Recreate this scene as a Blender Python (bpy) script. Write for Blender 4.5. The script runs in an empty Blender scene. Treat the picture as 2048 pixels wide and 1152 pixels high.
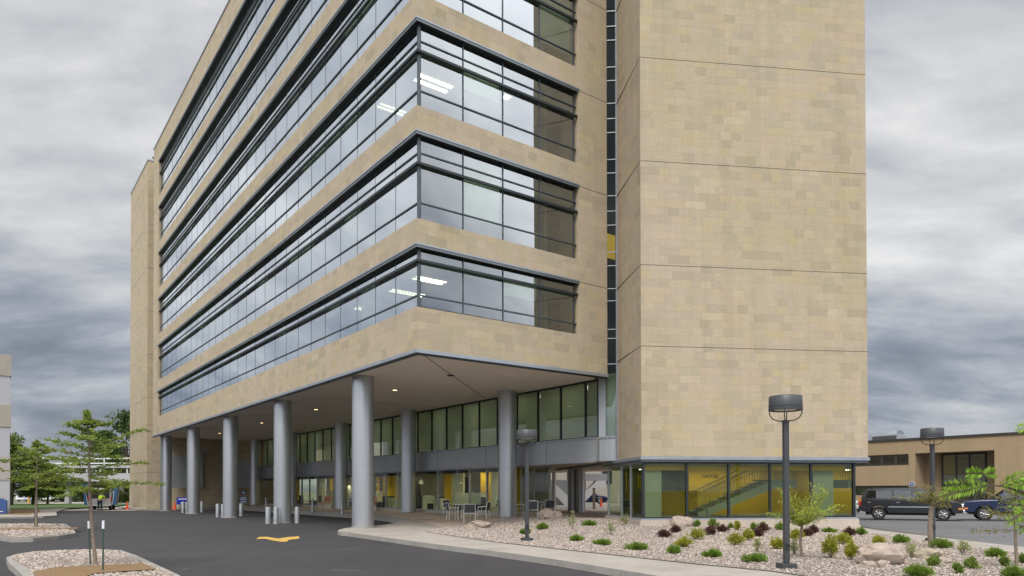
import bpy, bmesh, math, random
import numpy as np
from mathutils import Vector, Matrix, noise as mnoise
R=math.radians; PI=math.pi
random.seed(7); rng=np.random.default_rng(7)
SC=bpy.context.scene; COL=SC.collection

# ------------------------------------------------------------------ camera
EYE=1.75; FPX=1428.6; PITCH=0.01253; ROLL=-0.001425; PPY=964.64
_X=Vector((1,0,0)); _U=Vector((0,-math.sin(PITCH),math.cos(PITCH))); _N=Vector((0,math.cos(PITCH),math.sin(PITCH)))
_RX=_X*math.cos(ROLL)+_U*math.sin(ROLL); _RU=-_X*math.sin(ROLL)+_U*math.cos(ROLL)
cd=bpy.data.cameras.new('camera'); cam=bpy.data.objects.new('camera',cd); COL.objects.link(cam)
cd.sensor_width=36; cd.lens=FPX/2048*36; cd.shift_y=(PPY-576)/2048; cd.clip_end=3000; cd.clip_start=.05
cam.matrix_world=Matrix(((_RX.x,_RU.x,-_N.x,0),(_RX.y,_RU.y,-_N.y,0),(_RX.z,_RU.z,-_N.z,EYE),(0,0,0,1)))
SC.camera=cam
# ------------------------------------------------------------------ exposure / sky / sun
SC.view_settings.view_transform='Standard'; SC.view_settings.look='None'
SC.view_settings.exposure=0.6; SC.view_settings.gamma=1; SC.view_settings.use_curve_mapping=False
SUN_EL=R(52); SUN_AZ=R(195)      # azimuth from +Y clockwise
W=bpy.data.worlds.new('World'); SC.world=W; W.use_nodes=True
nt=W.node_tree; nt.nodes.clear()
def N(t,k,**a):
    n=t.nodes.new(k)
    for x,y in a.items(): setattr(n,x,y)
    return n
def lk(t,a,b): t.links.new(a,b)
def MATH(t,op,a,b=None,c=None,clamp=False):
    n=N(t,'ShaderNodeMath',operation=op); n.use_clamp=clamp
    for i,x in enumerate((a,b,c)):
        if x is None: continue
        if isinstance(x,(int,float)): n.inputs[i].default_value=x
        else: lk(t,x,n.inputs[i])
    return n.outputs[0]
def MIX(t,f,a,b,mode='MIX'):
    n=N(t,'ShaderNodeMix',data_type='RGBA',blend_type=mode)
    for i,x in ((0,f),(6,a),(7,b)):
        if isinstance(x,(int,float)): n.inputs[i].default_value=x
        elif isinstance(x,tuple): n.inputs[i].default_value=(*x[:3],1)
        else: lk(t,x,n.inputs[i])
    return n.outputs[2]
def RAMP(t,f,stops):
    n=N(t,'ShaderNodeValToRGB'); e=n.color_ramp.elements
    while len(e)>1: e.remove(e[-1])
    e[0].position=stops[0][0]; e[0].color=(*stops[0][1],1)
    for p,c in stops[1:]:
        q=e.new(p); q.color=(*c,1)
    lk(t,f,n.inputs[0]); return n.outputs[0]
def NOISE(t,vec,scale,detail=4,rough=.5,dist=0,dim='3D'):
    n=N(t,'ShaderNodeTexNoise',noise_dimensions=dim)
    n.inputs['Scale'].default_value=scale; n.inputs['Detail'].default_value=detail
    n.inputs['Roughness'].default_value=rough; n.inputs['Distortion'].default_value=dist
    if vec is not None: lk(t,vec,n.inputs['Vector'])
    return n.outputs['Fac']
tc=N(nt,'ShaderNodeTexCoord'); sep=N(nt,'ShaderNodeSeparateXYZ'); lk(nt,tc.outputs['Generated'],sep.inputs[0])
zz=MATH(nt,'ADD',MATH(nt,'MAXIMUM',sep.outputs[2],0),.30)
cmb=N(nt,'ShaderNodeCombineXYZ'); lk(nt,MATH(nt,'DIVIDE',sep.outputs[0],zz),cmb.inputs[0]); lk(nt,MATH(nt,'DIVIDE',sep.outputs[1],zz),cmb.inputs[1])
mp=N(nt,'ShaderNodeMapping'); mp.inputs['Rotation'].default_value=(0,0,R(12)); mp.inputs['Scale'].default_value=(1.05,1.9,1); mp.inputs['Location'].default_value=(5.3,2.9,0)
lk(nt,cmb.outputs[0],mp.inputs[0])
n1=NOISE(nt,mp.outputs[0],.95,7,.56,.35); n2=NOISE(nt,mp.outputs[0],3.4,6,.58,.25)
cl=MATH(nt,'ADD',MATH(nt,'MULTIPLY',n1,.66),MATH(nt,'MULTIPLY',n2,.34))
# elevation term: brighter towards the zenith, blue grey towards the horizon
elr=N(nt,'ShaderNodeMapRange',interpolation_type='SMOOTHSTEP'); lk(nt,sep.outputs[2],elr.inputs[0]); elr.inputs[1].default_value=.05; elr.inputs[2].default_value=.38; elr.inputs[3].default_value=-.31; elr.inputs[4].default_value=.24
cf=MATH(nt,'ADD',MATH(nt,'ADD',MATH(nt,'MULTIPLY',MATH(nt,'SUBTRACT',cl,.5),2.75),.47),elr.outputs[0],clamp=True)
cc=RAMP(nt,cf,[(0,(.19,.21,.255)),(.22,(.265,.29,.345)),(.42,(.385,.405,.445)),(.60,(.51,.52,.54)),(.80,(.64,.64,.645)),(1,(.80,.795,.785))])
zen=MATH(nt,'ADD',1.0,MATH(nt,'MULTIPLY',MATH(nt,'MAXIMUM',MATH(nt,'SUBTRACT',sep.outputs[2],.55),0),1.5))
# unseen sky on the sun side, behind the camera, boosted to brighten the glass
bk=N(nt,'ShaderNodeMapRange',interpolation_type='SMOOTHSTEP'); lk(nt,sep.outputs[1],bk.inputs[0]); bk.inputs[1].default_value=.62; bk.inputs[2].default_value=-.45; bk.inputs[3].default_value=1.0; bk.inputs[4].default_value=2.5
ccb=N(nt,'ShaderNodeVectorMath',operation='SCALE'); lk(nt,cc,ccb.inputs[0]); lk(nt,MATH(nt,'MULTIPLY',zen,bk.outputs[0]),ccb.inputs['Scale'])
sky=N(nt,'ShaderNodeTexSky',sky_type='NISHITA'); sky.sun_disc=False; sky.sun_elevation=SUN_EL; sky.sun_rotation=SUN_AZ
b1=N(nt,'ShaderNodeBackground'); lk(nt,sky.outputs[0],b1.inputs[0]); b1.inputs[1].default_value=.08
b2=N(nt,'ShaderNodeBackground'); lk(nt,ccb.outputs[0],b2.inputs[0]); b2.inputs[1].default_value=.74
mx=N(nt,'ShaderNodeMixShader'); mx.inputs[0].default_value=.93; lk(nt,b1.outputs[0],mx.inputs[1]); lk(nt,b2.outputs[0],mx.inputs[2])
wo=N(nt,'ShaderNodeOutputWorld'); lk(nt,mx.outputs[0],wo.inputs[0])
sl=bpy.data.lights.new('sun','SUN'); sl.energy=1.5; sl.angle=R(22); sl.color=(1,.95,.87)
so=bpy.data.objects.new('sun',sl); COL.objects.link(so)
sd=Vector((math.sin(SUN_AZ)*math.cos(SUN_EL),math.cos(SUN_AZ)*math.cos(SUN_EL),math.sin(SUN_EL)))
so.rotation_euler=sd.to_track_quat('Z','Y').to_euler(); so.location=(0,0,60)

# ------------------------------------------------------------------ helpers
MW={}
def at(px,py,z=0.0):
    "point of the ground height z that the survey of the photograph gives for a pixel"
    d=_N*FPX+_RX*(px-1024)+_RU*(PPY-py); t=(z-EYE)/d.z
    return Vector((d.x*t,d.y*t,z))
def setp(o,label=None,cat=None,group=None,kind=None):
    if label: o['label']=label
    if cat: o['category']=cat
    if group: o['group']=group
    if kind: o['kind']=kind
    return o
def thing(name,label=None,cat=None,loc=(0,0,0),rz=0,group=None,kind=None):
    o=bpy.data.objects.new(name,None); COL.objects.link(o); o.empty_display_size=.3
    o.location=loc; o.rotation_euler=(0,0,rz)
    MW[o]=Matrix.Translation(Vector(loc))@Matrix.Rotation(rz,4,'Z')
    return setp(o,label,cat,group,kind)
class MB:
    def __init__(s,xf=None): s.v=[];s.f=[];s.xf=xf
    def add(s,vs,fs):
        o=len(s.v)
        if s.xf is not None: vs=[s.xf@Vector(v) for v in vs]
        s.v+=[tuple(v) for v in vs]; s.f+=[tuple(i+o for i in f) for f in fs]; return s
    def box(s,x0,x1,y0,y1,z0,z1):
        x0,x1=min(x0,x1),max(x0,x1);y0,y1=min(y0,y1),max(y0,y1);z0,z1=min(z0,z1),max(z0,z1)
        return s.add([(x0,y0,z0),(x1,y0,z0),(x1,y1,z0),(x0,y1,z0),(x0,y0,z1),(x1,y0,z1),(x1,y1,z1),(x0,y1,z1)],
            [(0,3,2,1),(4,5,6,7),(0,1,5,4),(1,2,6,5),(2,3,7,6),(3,0,4,7)])
    def bar(s,p,q,w,h):
        "rectangular bar from p to q"
        p=Vector(p);q=Vector(q);d=(q-p).normalized(); a=d.cross(Vector((0,0,1)))
        if a.length<.01: a=Vector((1,0,0))
        a.normalize(); b=a.cross(d).normalized(); a=a*w/2;b=b*h/2
        return s.add([p-a-b,p+a-b,p+a+b,p-a+b,q-a-b,q+a-b,q+a+b,q-a+b],[(0,1,2,3),(7,6,5,4),(0,4,5,1),(1,5,6,2),(2,6,7,3),(3,7,4,0)])
    def prism(s,poly,z0,z1):
        a=sum(poly[i][0]*poly[(i+1)%len(poly)][1]-poly[(i+1)%len(poly)][0]*poly[i][1] for i in range(len(poly)))
        if a<0: poly=poly[::-1]
        n=len(poly)
        return s.add([(x,y,z0) for x,y in poly]+[(x,y,z1) for x,y in poly],
            [tuple(range(n))[::-1],tuple(range(n,2*n))]+[(i,(i+1)%n,n+(i+1)%n,n+i) for i in range(n)])
    def xprism(s,poly,y0,y1,w=None):
        "polygon in x,z swept along y; w(z) optionally scales y"
        n=len(poly); w=w or (lambda z:1)
        a=sum(poly[i][0]*poly[(i+1)%n][1]-poly[(i+1)%n][0]*poly[i][1] for i in range(n))
        if a<0: poly=poly[::-1]
        return s.add([(x,y0*w(z),z) for x,z in poly]+[(x,y1*w(z),z) for x,z in poly],
            [tuple(range(n)),tuple(range(n,2*n))[::-1]]+[((i+1)%n,i,n+i,n+(i+1)%n) for i in range(n)])
    def cyl(s,p,q,r0,r1=None,n=12,cap=True):
        r1=r0 if r1 is None else r1
        p=Vector(p);q=Vector(q);d=(q-p).normalized(); a=d.orthogonal().normalized(); b=d.cross(a)
        vs=[];
        for c,r in ((p,r0),(q,r1)):
            for i in range(n):
                t=2*PI*i/n; vs.append(c+a*math.cos(t)*r+b*math.sin(t)*r)
        fs=[(i,(i+1)%n,n+(i+1)%n,n+i) for i in range(n)]
        if cap: fs+=[tuple(range(n))[::-1],tuple(range(n,2*n))]
        return s.add(vs,fs)
    def tube(s,pts,r,n=8):
        pts=[Vector(p) for p in pts]; rs=r if isinstance(r,(list,tuple)) else [r]*len(pts)
        d0=(pts[1]-pts[0]).normalized(); a=d0.orthogonal().normalized(); vs=[];fs=[]
        for k,p in enumerate(pts):
            d=(pts[min(k+1,len(pts)-1)]-pts[max(k-1,0)]).normalized()
            a=(a-d*a.dot(d)).normalized(); b=d.cross(a)
            for i in range(n):
                t=2*PI*i/n; vs.append(p+(a*math.cos(t)+b*math.sin(t))*rs[k])
        for k in range(len(pts)-1):
            for i in range(n): fs.append((k*n+i,k*n+(i+1)%n,(k+1)*n+(i+1)%n,(k+1)*n+i))
        fs+=[tuple(range(n))[::-1],tuple(range((len(pts)-1)*n,len(pts)*n))]
        return s.add(vs,fs)
    def lathe(s,prof,n=24,c=(0,0,0),axis='z'):
        vs=[];fs=[]
        for r,z in prof:
            for i in range(n):
                t=2*PI*i/n
                vs.append((c[0]+r*math.cos(t),c[1]+r*math.sin(t),c[2]+z) if axis=='z' else (c[0]+r*math.cos(t),c[1]+z,c[2]-r*math.sin(t)))
        for k in range(len(prof)-1):
            for i in range(n): fs.append((k*n+i,k*n+(i+1)%n,(k+1)*n+(i+1)%n,(k+1)*n+i))
        return s.add(vs,fs)
    def poly(s,vs): return s.add(vs,[tuple(range(len(vs)))])
    def mesh(s,name,mat,uv=True,smooth=False,angle=35):
        me=bpy.data.meshes.new(name); me.from_pydata(s.v,[],s.f); me.update()
        if uv:
            nl=len(me.loops); nv=len(me.vertices)
            co=np.empty(nv*3,np.float32); me.vertices.foreach_get('co',co); co=co.reshape(-1,3)
            vi=np.empty(nl,np.int32); me.loops.foreach_get('vertex_index',vi)
            npol=len(me.polygons); no=np.empty(npol*3,np.float32); me.polygons.foreach_get('normal',no); no=no.reshape(-1,3)
            tot=np.empty(npol,np.int32); me.polygons.foreach_get('loop_total',tot)
            ln=np.repeat(no,tot,axis=0); p=co[vi]
            t=np.stack([-ln[:,1],ln[:,0]],1); L=np.linalg.norm(t,axis=1); flat=L<.5
            t=t/np.maximum(L,1e-6)[:,None]
            u=np.where(flat,p[:,0],(p[:,:2]*t).sum(1)); v=np.where(flat,p[:,1],p[:,2])
            me.uv_layers.new(name='UVMap').data.foreach_set('uv',np.stack([u,v],1).astype(np.float32).ravel())
        me.materials.append(mat)
        if smooth:
            me.polygons.foreach_set('use_smooth',[True]*len(me.polygons))
            me.set_sharp_from_angle(angle=R(angle))
        return me
    def build(s,name,mat,parent=None,smooth=False,bevel=0,world=False,uv=True,angle=35,seg=2):
        if world and parent is not None:
            inv=MW[parent].inverted(); s.v=[tuple(inv@Vector(v)) for v in s.v]
        o=bpy.data.objects.new(name,s.mesh(name,mat,uv,smooth,angle)); COL.objects.link(o)
        if parent is not None: o.parent=parent
        MW[o]=MW.get(parent,Matrix())
        if bevel:
            m=o.modifiers.new('bevel','BEVEL'); m.width=bevel; m.segments=seg; m.limit_method='ANGLE'; m.angle_limit=R(40)
            if smooth: m.harden_normals=False
        return o
def copy_thing(src,loc,rz,label=None,scale=None,name=None):
    def rec(o,par):
        c=o.copy(); COL.objects.link(c)
        if par is not None: c.parent=par
        for ch in KIDS.get(o,()): rec(ch,c)
        return c
    c=rec(src,None); c.location=loc; c.rotation_euler=(0,0,rz)
    if scale: c.scale=scale
    if label: c['label']=label
    return c
KIDS={}
def index_kids(root):
    for o in list(COL.objects):
        if o.parent is not None: KIDS.setdefault(o.parent,[])
    KIDS.clear()
    for o in COL.objects:
        if o.parent is not None: KIDS.setdefault(o.parent,[]).append(o)

# ------------------------------------------------------------------ materials
MAT={}
def newmat(name):
    m=bpy.data.materials.new(name); m.use_nodes=True; t=m.node_tree; t.nodes.clear()
    o=N(t,'ShaderNodeOutputMaterial'); b=N(t,'ShaderNodeBsdfPrincipled'); lk(t,b.outputs[0],o.inputs[0]); MAT[name]=m
    return m,t,b,o
def setin(t,b,k,x):
    if isinstance(x,(int,float)): b.inputs[k].default_value=x
    elif isinstance(x,tuple): b.inputs[k].default_value=(*x[:3],1)
    else: lk(t,x,b.inputs[k])
def P(name,col,rough=.6,metal=0,var=.12,vs=3.0,bump=0,bs=60,spec=None,emit=0,coat=0):
    m,t,b,o=newmat(name); c=N(t,'ShaderNodeTexCoord').outputs['Object']
    if var:
        f=NOISE(t,c,vs,5,.6); lo=tuple(x*(1-var) for x in col); hi=tuple(min(1,x*(1+var)) for x in col)
        f2=RAMP(t,f,[(.3,(0,0,0)),(.7,(1,1,1))]); setin(t,b,'Base Color',MIX(t,f2,lo,hi))
        lk(t,MATH(t,'ADD',MATH(t,'MULTIPLY',f,.2),rough-.1,clamp=True),b.inputs['Roughness'])
    else: setin(t,b,'Base Color',col); b.inputs['Roughness'].default_value=rough
    b.inputs['Metallic'].default_value=metal
    if spec is not None: b.inputs['Specular IOR Level'].default_value=spec
    if coat: b.inputs['Coat Weight'].default_value=coat; b.inputs['Coat Roughness'].default_value=.05
    if bump:
        bn=N(t,'ShaderNodeBump'); bn.inputs['Strength'].default_value=bump; bn.inputs['Distance'].default_value=.02
        lk(t,NOISE(t,c,bs,4,.6),bn.inputs['Height']); lk(t,bn.outputs[0],b.inputs['Normal'])
    if emit: b.inputs['Emission Color'].default_value=(*col,1); b.inputs['Emission Strength'].default_value=emit
    return m
def stone(name,base,tint=1.0,h=.3164,w=.43,contrast=1.0):
    m,t,b,o=newmat(name)
    uv=N(t,'ShaderNodeUVMap').outputs[0]; s=N(t,'ShaderNodeSeparateXYZ'); lk(t,uv,s.inputs[0])
    v=MATH(t,'DIVIDE',s.outputs[1],h); row=MATH(t,'FLOOR',v)
    wn=N(t,'ShaderNodeTexWhiteNoise',noise_dimensions='1D'); lk(t,row,wn.inputs['W'])
    u=MATH(t,'ADD',MATH(t,'DIVIDE',s.outputs[0],w),MATH(t,'MULTIPLY',wn.outputs[0],7.3)); col=MATH(t,'FLOOR',u); pr=MATH(t,'FLOOR',MATH(t,'MULTIPLY',u,.5))
    def rnd(a,bb,k):
        c=N(t,'ShaderNodeCombineXYZ'); lk(t,a,c.inputs[0]); lk(t,bb,c.inputs[1]); c.inputs[2].default_value=k
        w_=N(t,'ShaderNodeTexWhiteNoise',noise_dimensions='3D'); lk(t,c.outputs[0],w_.inputs['Vector']); return w_.outputs[0]
    merge=MATH(t,'GREATER_THAN',rnd(pr,row,1.0),.5)
    cid=MATH(t,'ADD',MATH(t,'MULTIPLY',merge,MATH(t,'ADD',MATH(t,'MULTIPLY',pr,1.0),500.5)),MATH(t,'MULTIPLY',MATH(t,'SUBTRACT',1.0,merge),col))
    r1=rnd(cid,row,2.0); r2=rnd(cid,row,5.0)
    B=base; k=contrast
    cr=RAMP(t,r1,[(0,(B[0]*(1-.16*k),B[1]*(1-.16*k),B[2]*(1-.17*k))),(.25,(B[0]*(1-.05*k),B[1]*(1-.04*k),B[2]*(1-.02*k))),(.5,B),
        (.72,(B[0]*(1+.05*k),B[1]*(1+.03*k),B[2]*(1+.06*k))),(.88,(B[0]*(1+.03*k),B[1]*(1.0),B[2]*(1-.14*k))),(1,(B[0]*(1+.11*k),B[1]*(1+.10*k),B[2]*(1+.12*k)))])
    pink=MIX(t,MATH(t,'MULTIPLY',r2,.5),cr,(B[0]*1.06,B[1]*.97,B[2]*1.06))
    big=NOISE(t,uv,.13,3,.5); big2=RAMP(t,big,[(.3,(0,0,0)),(.7,(1,1,1))])
    c2=MIX(t,big2,pink,MIX(t,1.0,pink,(.93,.95,.87),'MULTIPLY'))
    fine=NOISE(t,uv,9,5,.65); c3=MIX(t,1.0,c2,RAMP(t,fine,[(.25,(.90,.90,.90)),(.75,(1.07,1.07,1.07))]),'MULTIPLY')
    wm=N(t,'ShaderNodeMapping'); wm.inputs['Scale'].default_value=(1.6,.07,1); lk(t,uv,wm.inputs[0])
    c3=MIX(t,1.0,c3,RAMP(t,NOISE(t,wm.outputs[0],1.0,6,.65),[(.30,(.925,.92,.90)),(.62,(1.025,1.025,1.025))]),'MULTIPLY')
    # thin joints
    fv=MATH(t,'FRACT',v); fu=MATH(t,'FRACT',u); fp=MATH(t,'FRACT',MATH(t,'MULTIPLY',u,.5))
    jh=MATH(t,'LESS_THAN',fv,.022); ju=MATH(t,'LESS_THAN',fu,.012); jp=MATH(t,'LESS_THAN',fp,.006)
    jv=MATH(t,'ADD',MATH(t,'MULTIPLY',merge,jp),MATH(t,'MULTIPLY',MATH(t,'SUBTRACT',1.0,merge),ju))
    j=MATH(t,'MAXIMUM',jh,jv,clamp=True)
    c4=MIX(t,MATH(t,'MULTIPLY',j,.42),c3,(B[0]*.42,B[1]*.40,B[2]*.38))
    lk(t,c4,b.inputs['Base Color']); b.inputs['Roughness'].default_value=.85; b.inputs['Specular IOR Level'].default_value=.25
    bn=N(t,'ShaderNodeBump'); bn.inputs['Strength'].default_value=.35; bn.inputs['Distance'].default_value=.01
    lk(t,MATH(t,'ADD',MATH(t,'MULTIPLY',MATH(t,'SUBTRACT',1.0,j),.6),MATH(t,'MULTIPLY',fine,.5)),bn.inputs['Height']); lk(t,bn.outputs[0],b.inputs['Normal'])
    return m
def glass(name,tint,base,refl=(.86,.92,1.0),gain=1.0,wavy=0.0,coated=False):
    m=bpy.data.materials.new(name); m.use_nodes=True; t=m.node_tree; t.nodes.clear(); MAT[name]=m
    o=N(t,'ShaderNodeOutputMaterial'); mx=N(t,'ShaderNodeMixShader'); tr=N(t,'ShaderNodeBsdfTransparent'); gl=N(t,'ShaderNodeBsdfGlossy')
    tr.inputs[0].default_value=(*tint,1); gl.inputs[0].default_value=(*refl,1); gl.inputs['Roughness'].default_value=.012
    fr=N(t,'ShaderNodeFresnel'); fr.inputs[0].default_value=1.52
    if coated:
        lw=N(t,'ShaderNodeLayerWeight'); lw.inputs[0].default_value=.5
        lk(t,RAMP(t,lw.outputs['Facing'],[(0,(.15,)*3),(.2,(.25,)*3),(.4,(.58,)*3),(.6,(.80,)*3),(.85,(.93,)*3)]),mx.inputs[0])
    else: lk(t,MATH(t,'ADD',MATH(t,'MULTIPLY',fr.outputs[0],gain),base,clamp=True),mx.inputs[0])
    if wavy:
        bn=N(t,'ShaderNodeBump'); bn.inputs['Strength'].default_value=wavy; bn.inputs['Distance'].default_value=.01
        c=N(t,'ShaderNodeTexCoord').outputs['Object']; lk(t,NOISE(t,c,.9,2,.5),bn.inputs['Height']); lk(t,bn.outputs[0],gl.inputs['Normal'])
    lk(t,tr.outputs[0],mx.inputs[1]); lk(t,gl.outputs[0],mx.inputs[2]); lk(t,mx.outputs[0],o.inputs[0]); return m
def ground(name,stops,scale,rough=.9,bump=.4,bs=80,patch=None,dist=.02,kind='noise'):
    m,t,b,o=newmat(name); g=N(t,'ShaderNodeNewGeometry').outputs['Position']
    if kind=='noise':
        f=NOISE(t,g,scale,6,.65); c=RAMP(t,f,stops)
        hgt=NOISE(t,g,bs,3,.6)
    else:
        vo=N(t,'ShaderNodeTexVoronoi'); vo.inputs['Scale'].default_value=scale; lk(t,g,vo.inputs['Vector'])
        s=N(t,'ShaderNodeSeparateXYZ'); lk(t,vo.outputs['Color'],s.inputs[0]); c=RAMP(t,s.outputs[0],stops)
        dd=MATH(t,'MULTIPLY',vo.outputs['Distance'],1.3,clamp=True); c=MIX(t,RAMP(t,dd,[(.45,(0,0,0)),(.85,(.8,.8,.8))]),c,tuple(x*.55 for x in stops[0][1]))
        hgt=MATH(t,'SUBTRACT',1.0,dd)
    if patch:
        p=NOISE(t,g,patch[0],4,.6); c=MIX(t,1.0,c,RAMP(t,p,[(.3,(patch[1],)*3),(.7,(patch[2],)*3)]),'MULTIPLY')
    if name=='asphalt':
        mp_=N(t,'ShaderNodeMapping'); mp_.inputs['Rotation'].default_value=(0,0,-R(37)); mp_.inputs['Scale'].default_value=(1.3,.06,1); lk(t,g,mp_.inputs[0])
        c=MIX(t,1.0,c,RAMP(t,NOISE(t,mp_.outputs[0],1.0,5,.6),[(.3,(.84,)*3),(.7,(1.13,)*3)]),'MULTIPLY')
        vo=N(t,'ShaderNodeTexVoronoi',feature='DISTANCE_TO_EDGE'); vo.inputs['Scale'].default_value=.11
        av=N(t,'ShaderNodeVectorMath',operation='ADD'); lk(t,g,av.inputs[0]); nz=N(t,'ShaderNodeTexNoise'); nz.inputs['Scale'].default_value=.6; nz.inputs['Detail'].default_value=5; lk(t,g,nz.inputs['Vector']); sc_=N(t,'ShaderNodeVectorMath',operation='SCALE'); lk(t,nz.outputs['Color'],sc_.inputs[0]); sc_.inputs['Scale'].default_value=2.2; lk(t,sc_.outputs[0],av.inputs[1]); lk(t,av.outputs[0],vo.inputs['Vector'])
        crk=MATH(t,'LESS_THAN',vo.outputs['Distance'],.0022); c=MIX(t,MATH(t,'MULTIPLY',crk,.55),c,(.012,.012,.013))
        sp_=RAMP(t,NOISE(t,g,1.1,6,.72),[(.68,(0,0,0)),(.76,(1,1,1))]); c=MIX(t,MATH(t,'MULTIPLY',sp_,.22),c,(.14,.135,.13))
    if name in('sidewalk_concrete','canopy_pavers'):
        sx=N(t,'ShaderNodeSeparateXYZ'); lk(t,g,sx.inputs[0]); k=1.9 if name[0]=='s' else 1.2
        def jl(a,b_): return MATH(t,'LESS_THAN',MATH(t,'FRACT',MATH(t,'DIVIDE',MATH(t,'ADD',MATH(t,'MULTIPLY',sx.outputs[0],a),MATH(t,'MULTIPLY',sx.outputs[1],b_)),k)),.014)
        jj=jl(.53,-.85) if name[0]=='s' else MATH(t,'MAXIMUM',jl(.597,-.802),jl(.802,.597))
        c=MIX(t,MATH(t,'MULTIPLY',jj,.4),c,(.10,.09,.08))
        st_=RAMP(t,NOISE(t,g,.9,6,.7),[(.35,(.88,.87,.85)),(.65,(1.05,1.05,1.05))]); c=MIX(t,1.0,c,st_,'MULTIPLY')
    lk(t,c,b.inputs['Base Color']); b.inputs['Roughness'].default_value=rough
    bn=N(t,'ShaderNodeBump'); bn.inputs['Strength'].default_value=bump; bn.inputs['Distance'].default_value=dist
    lk(t,hgt,bn.inputs['Height']); lk(t,bn.outputs[0],b.inputs['Normal']); return m
def foliage(name,dark,light,scale=3,trans=.25):
    m=bpy.data.materials.new(name); m.use_nodes=True; t=m.node_tree; t.nodes.clear(); MAT[name]=m
    o=N(t,'ShaderNodeOutputMaterial'); d=N(t,'ShaderNodeBsdfPrincipled'); tl=N(t,'ShaderNodeBsdfTranslucent'); mx=N(t,'ShaderNodeMixShader')
    g=N(t,'ShaderNodeTexCoord').outputs['Object']; f=NOISE(t,g,scale,4,.7); inf=N(t,'ShaderNodeNewGeometry').outputs['Random Per Island']
    f2=MATH(t,'ADD',MATH(t,'MULTIPLY',f,.6),MATH(t,'MULTIPLY',inf,.45),clamp=True)
    c=RAMP(t,f2,[(.25,dark),(.8,light)]); lk(t,c,d.inputs['Base Color']); d.inputs['Roughness'].default_value=.6; d.inputs['Specular IOR Level'].default_value=.25
    lk(t,c,tl.inputs[0]); mx.inputs[0].default_value=trans; lk(t,d.outputs[0],mx.inputs[1]); lk(t,tl.outputs[0],mx.inputs[2]); lk(t,mx.outputs[0],o.inputs[0]); return m
STONE=stone('limestone_cladding',(.432,.368,.270))
TANBR=stone('tan_brick',(.38,.29,.185),h=.07,w=.12,contrast=.5)
G_MAIN=glass('coated_glass',(.50,.60,.50),.30,refl=(.86,.92,.985),coated=True)
G_LOW=glass('clear_glass',(.74,.82,.62),.0,gain=1.0)
G_SLOT=glass('slot_dark_glass',(.55,.60,.50),0.0,refl=(.6,.65,.65),gain=.6)
G_UP=glass('green_glass',(.82,.92,.83),.06,gain=1.1)
G_CAR=glass('car_glass',(.14,.17,.18),.05,gain=1.1)
FRM=P('blue_grey_window_frame',(.085,.10,.115),.45,.5,var=.1)
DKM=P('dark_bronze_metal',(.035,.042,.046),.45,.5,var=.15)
CORN=P('blue_grey_cornice',(.15,.175,.19),.4,.5,var=.1)
COLM=P('column_metal',(.46,.475,.495),.36,.78,var=.015,vs=.5)
PANL=P('grey_metal_panel',(.37,.39,.41),.42,.45,var=.07,vs=.8)
FIN=P('light_grey_metal',(.27,.29,.34),.45,.4,var=.06)
TRIM=P('trim_metal',(.33,.36,.40),.4,.5,var=.08)
SOFF=P('soffit_plaster',(.72,.645,.565),.85,var=.05,vs=.6)
WHITEI=P('interior_plaster',(.72,.72,.64),.9,var=.03)
BLIND=P('roller_blind_cloth',(.66,.70,.58),.9,var=.06,vs=.6)
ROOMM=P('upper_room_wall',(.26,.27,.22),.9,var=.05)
BLINDT=foliage('translucent_blind_cloth',(.60,.64,.53),(.66,.70,.58),.6,.45)
YEL=P('yellow_wall_paint',(.72,.47,.015),.8,var=.05)
CARPET=P('interior_floor',(.16,.15,.14),.7,var=.1)
LAMP=P('lit_lamp_diffuser',(1,.93,.74),.5,var=0,emit=3.2)
LAMPH=P('lit_hall_diffuser',(1,.93,.74),.5,var=0,emit=3.0)
LAMPH2=P('lit_lobby_diffuser',(1,.90,.68),.5,var=0,emit=16.0)
LAMPW=P('lit_downlight_lens',(1,.72,.36),.5,var=0,emit=3.5)
YELGLOW=P('yellow_wall_glow',(.75,.50,.06),.5,var=0,emit=.35)
ASPH=ground('asphalt',[(.3,(.023,.022,.0235)),(.5,(.033,.031,.034)),(.7,(.046,.044,.047))],60,.85,.35,140,(.18,.80,1.22),.01)
ROADM=ground('worn_road_asphalt',[(.3,(.10,.10,.105)),(.7,(.145,.145,.15))],50,.85,.3,120,(.2,.85,1.15),.01)
CONC=ground('sidewalk_concrete',[(.3,(.30,.275,.245)),(.7,(.365,.335,.30))],12,.9,.2,90,(.5,.90,1.07),.005)
KERBM=ground('kerb_concrete',[(.3,(.25,.235,.21)),(.7,(.33,.31,.285))],9,.9,.25,90,(1.2,.85,1.08),.005)
PAVR=ground('canopy_pavers',[(.3,(.47,.37,.285)),(.7,(.57,.46,.365))],14,.9,.2,90,(.4,.90,1.08),.005)
PATHM=ground('far_concrete_road',[(.3,(.30,.275,.25)),(.7,(.38,.35,.32))],6,.9,.1,40,(.15,.92,1.06),.01)
GRAV=ground('gravel_bed_stones',[(0,(.22,.185,.155)),(.3,(.28,.24,.20)),(.6,(.35,.305,.26)),(1,(.42,.375,.33))],34,.9,.9,80,(.6,.92,1.08),.03,'vor')
PEB=P('pebble_stone',(.52,.44,.37),.85,var=.3,vs=25)
MULCH=ground('wood_mulch',[(.3,(.13,.075,.035)),(.5,(.24,.15,.07)),(.7,(.36,.24,.13))],28,.95,.8,60,None,.04)
GRASSM=ground('lawn_grass',[(.3,(.035,.075,.012)),(.7,(.075,.13,.025))],7,.95,.4,40)
FIELD=ground('far_ground',[(.3,(.10,.11,.07)),(.7,(.15,.15,.10))],.3,.95,.2,10)
PLINTH=ground('plinth_concrete',[(.3,(.42,.355,.30)),(.7,(.49,.42,.355))],5,.85,.15,60,(.7,.93,1.05),.005)
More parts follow.
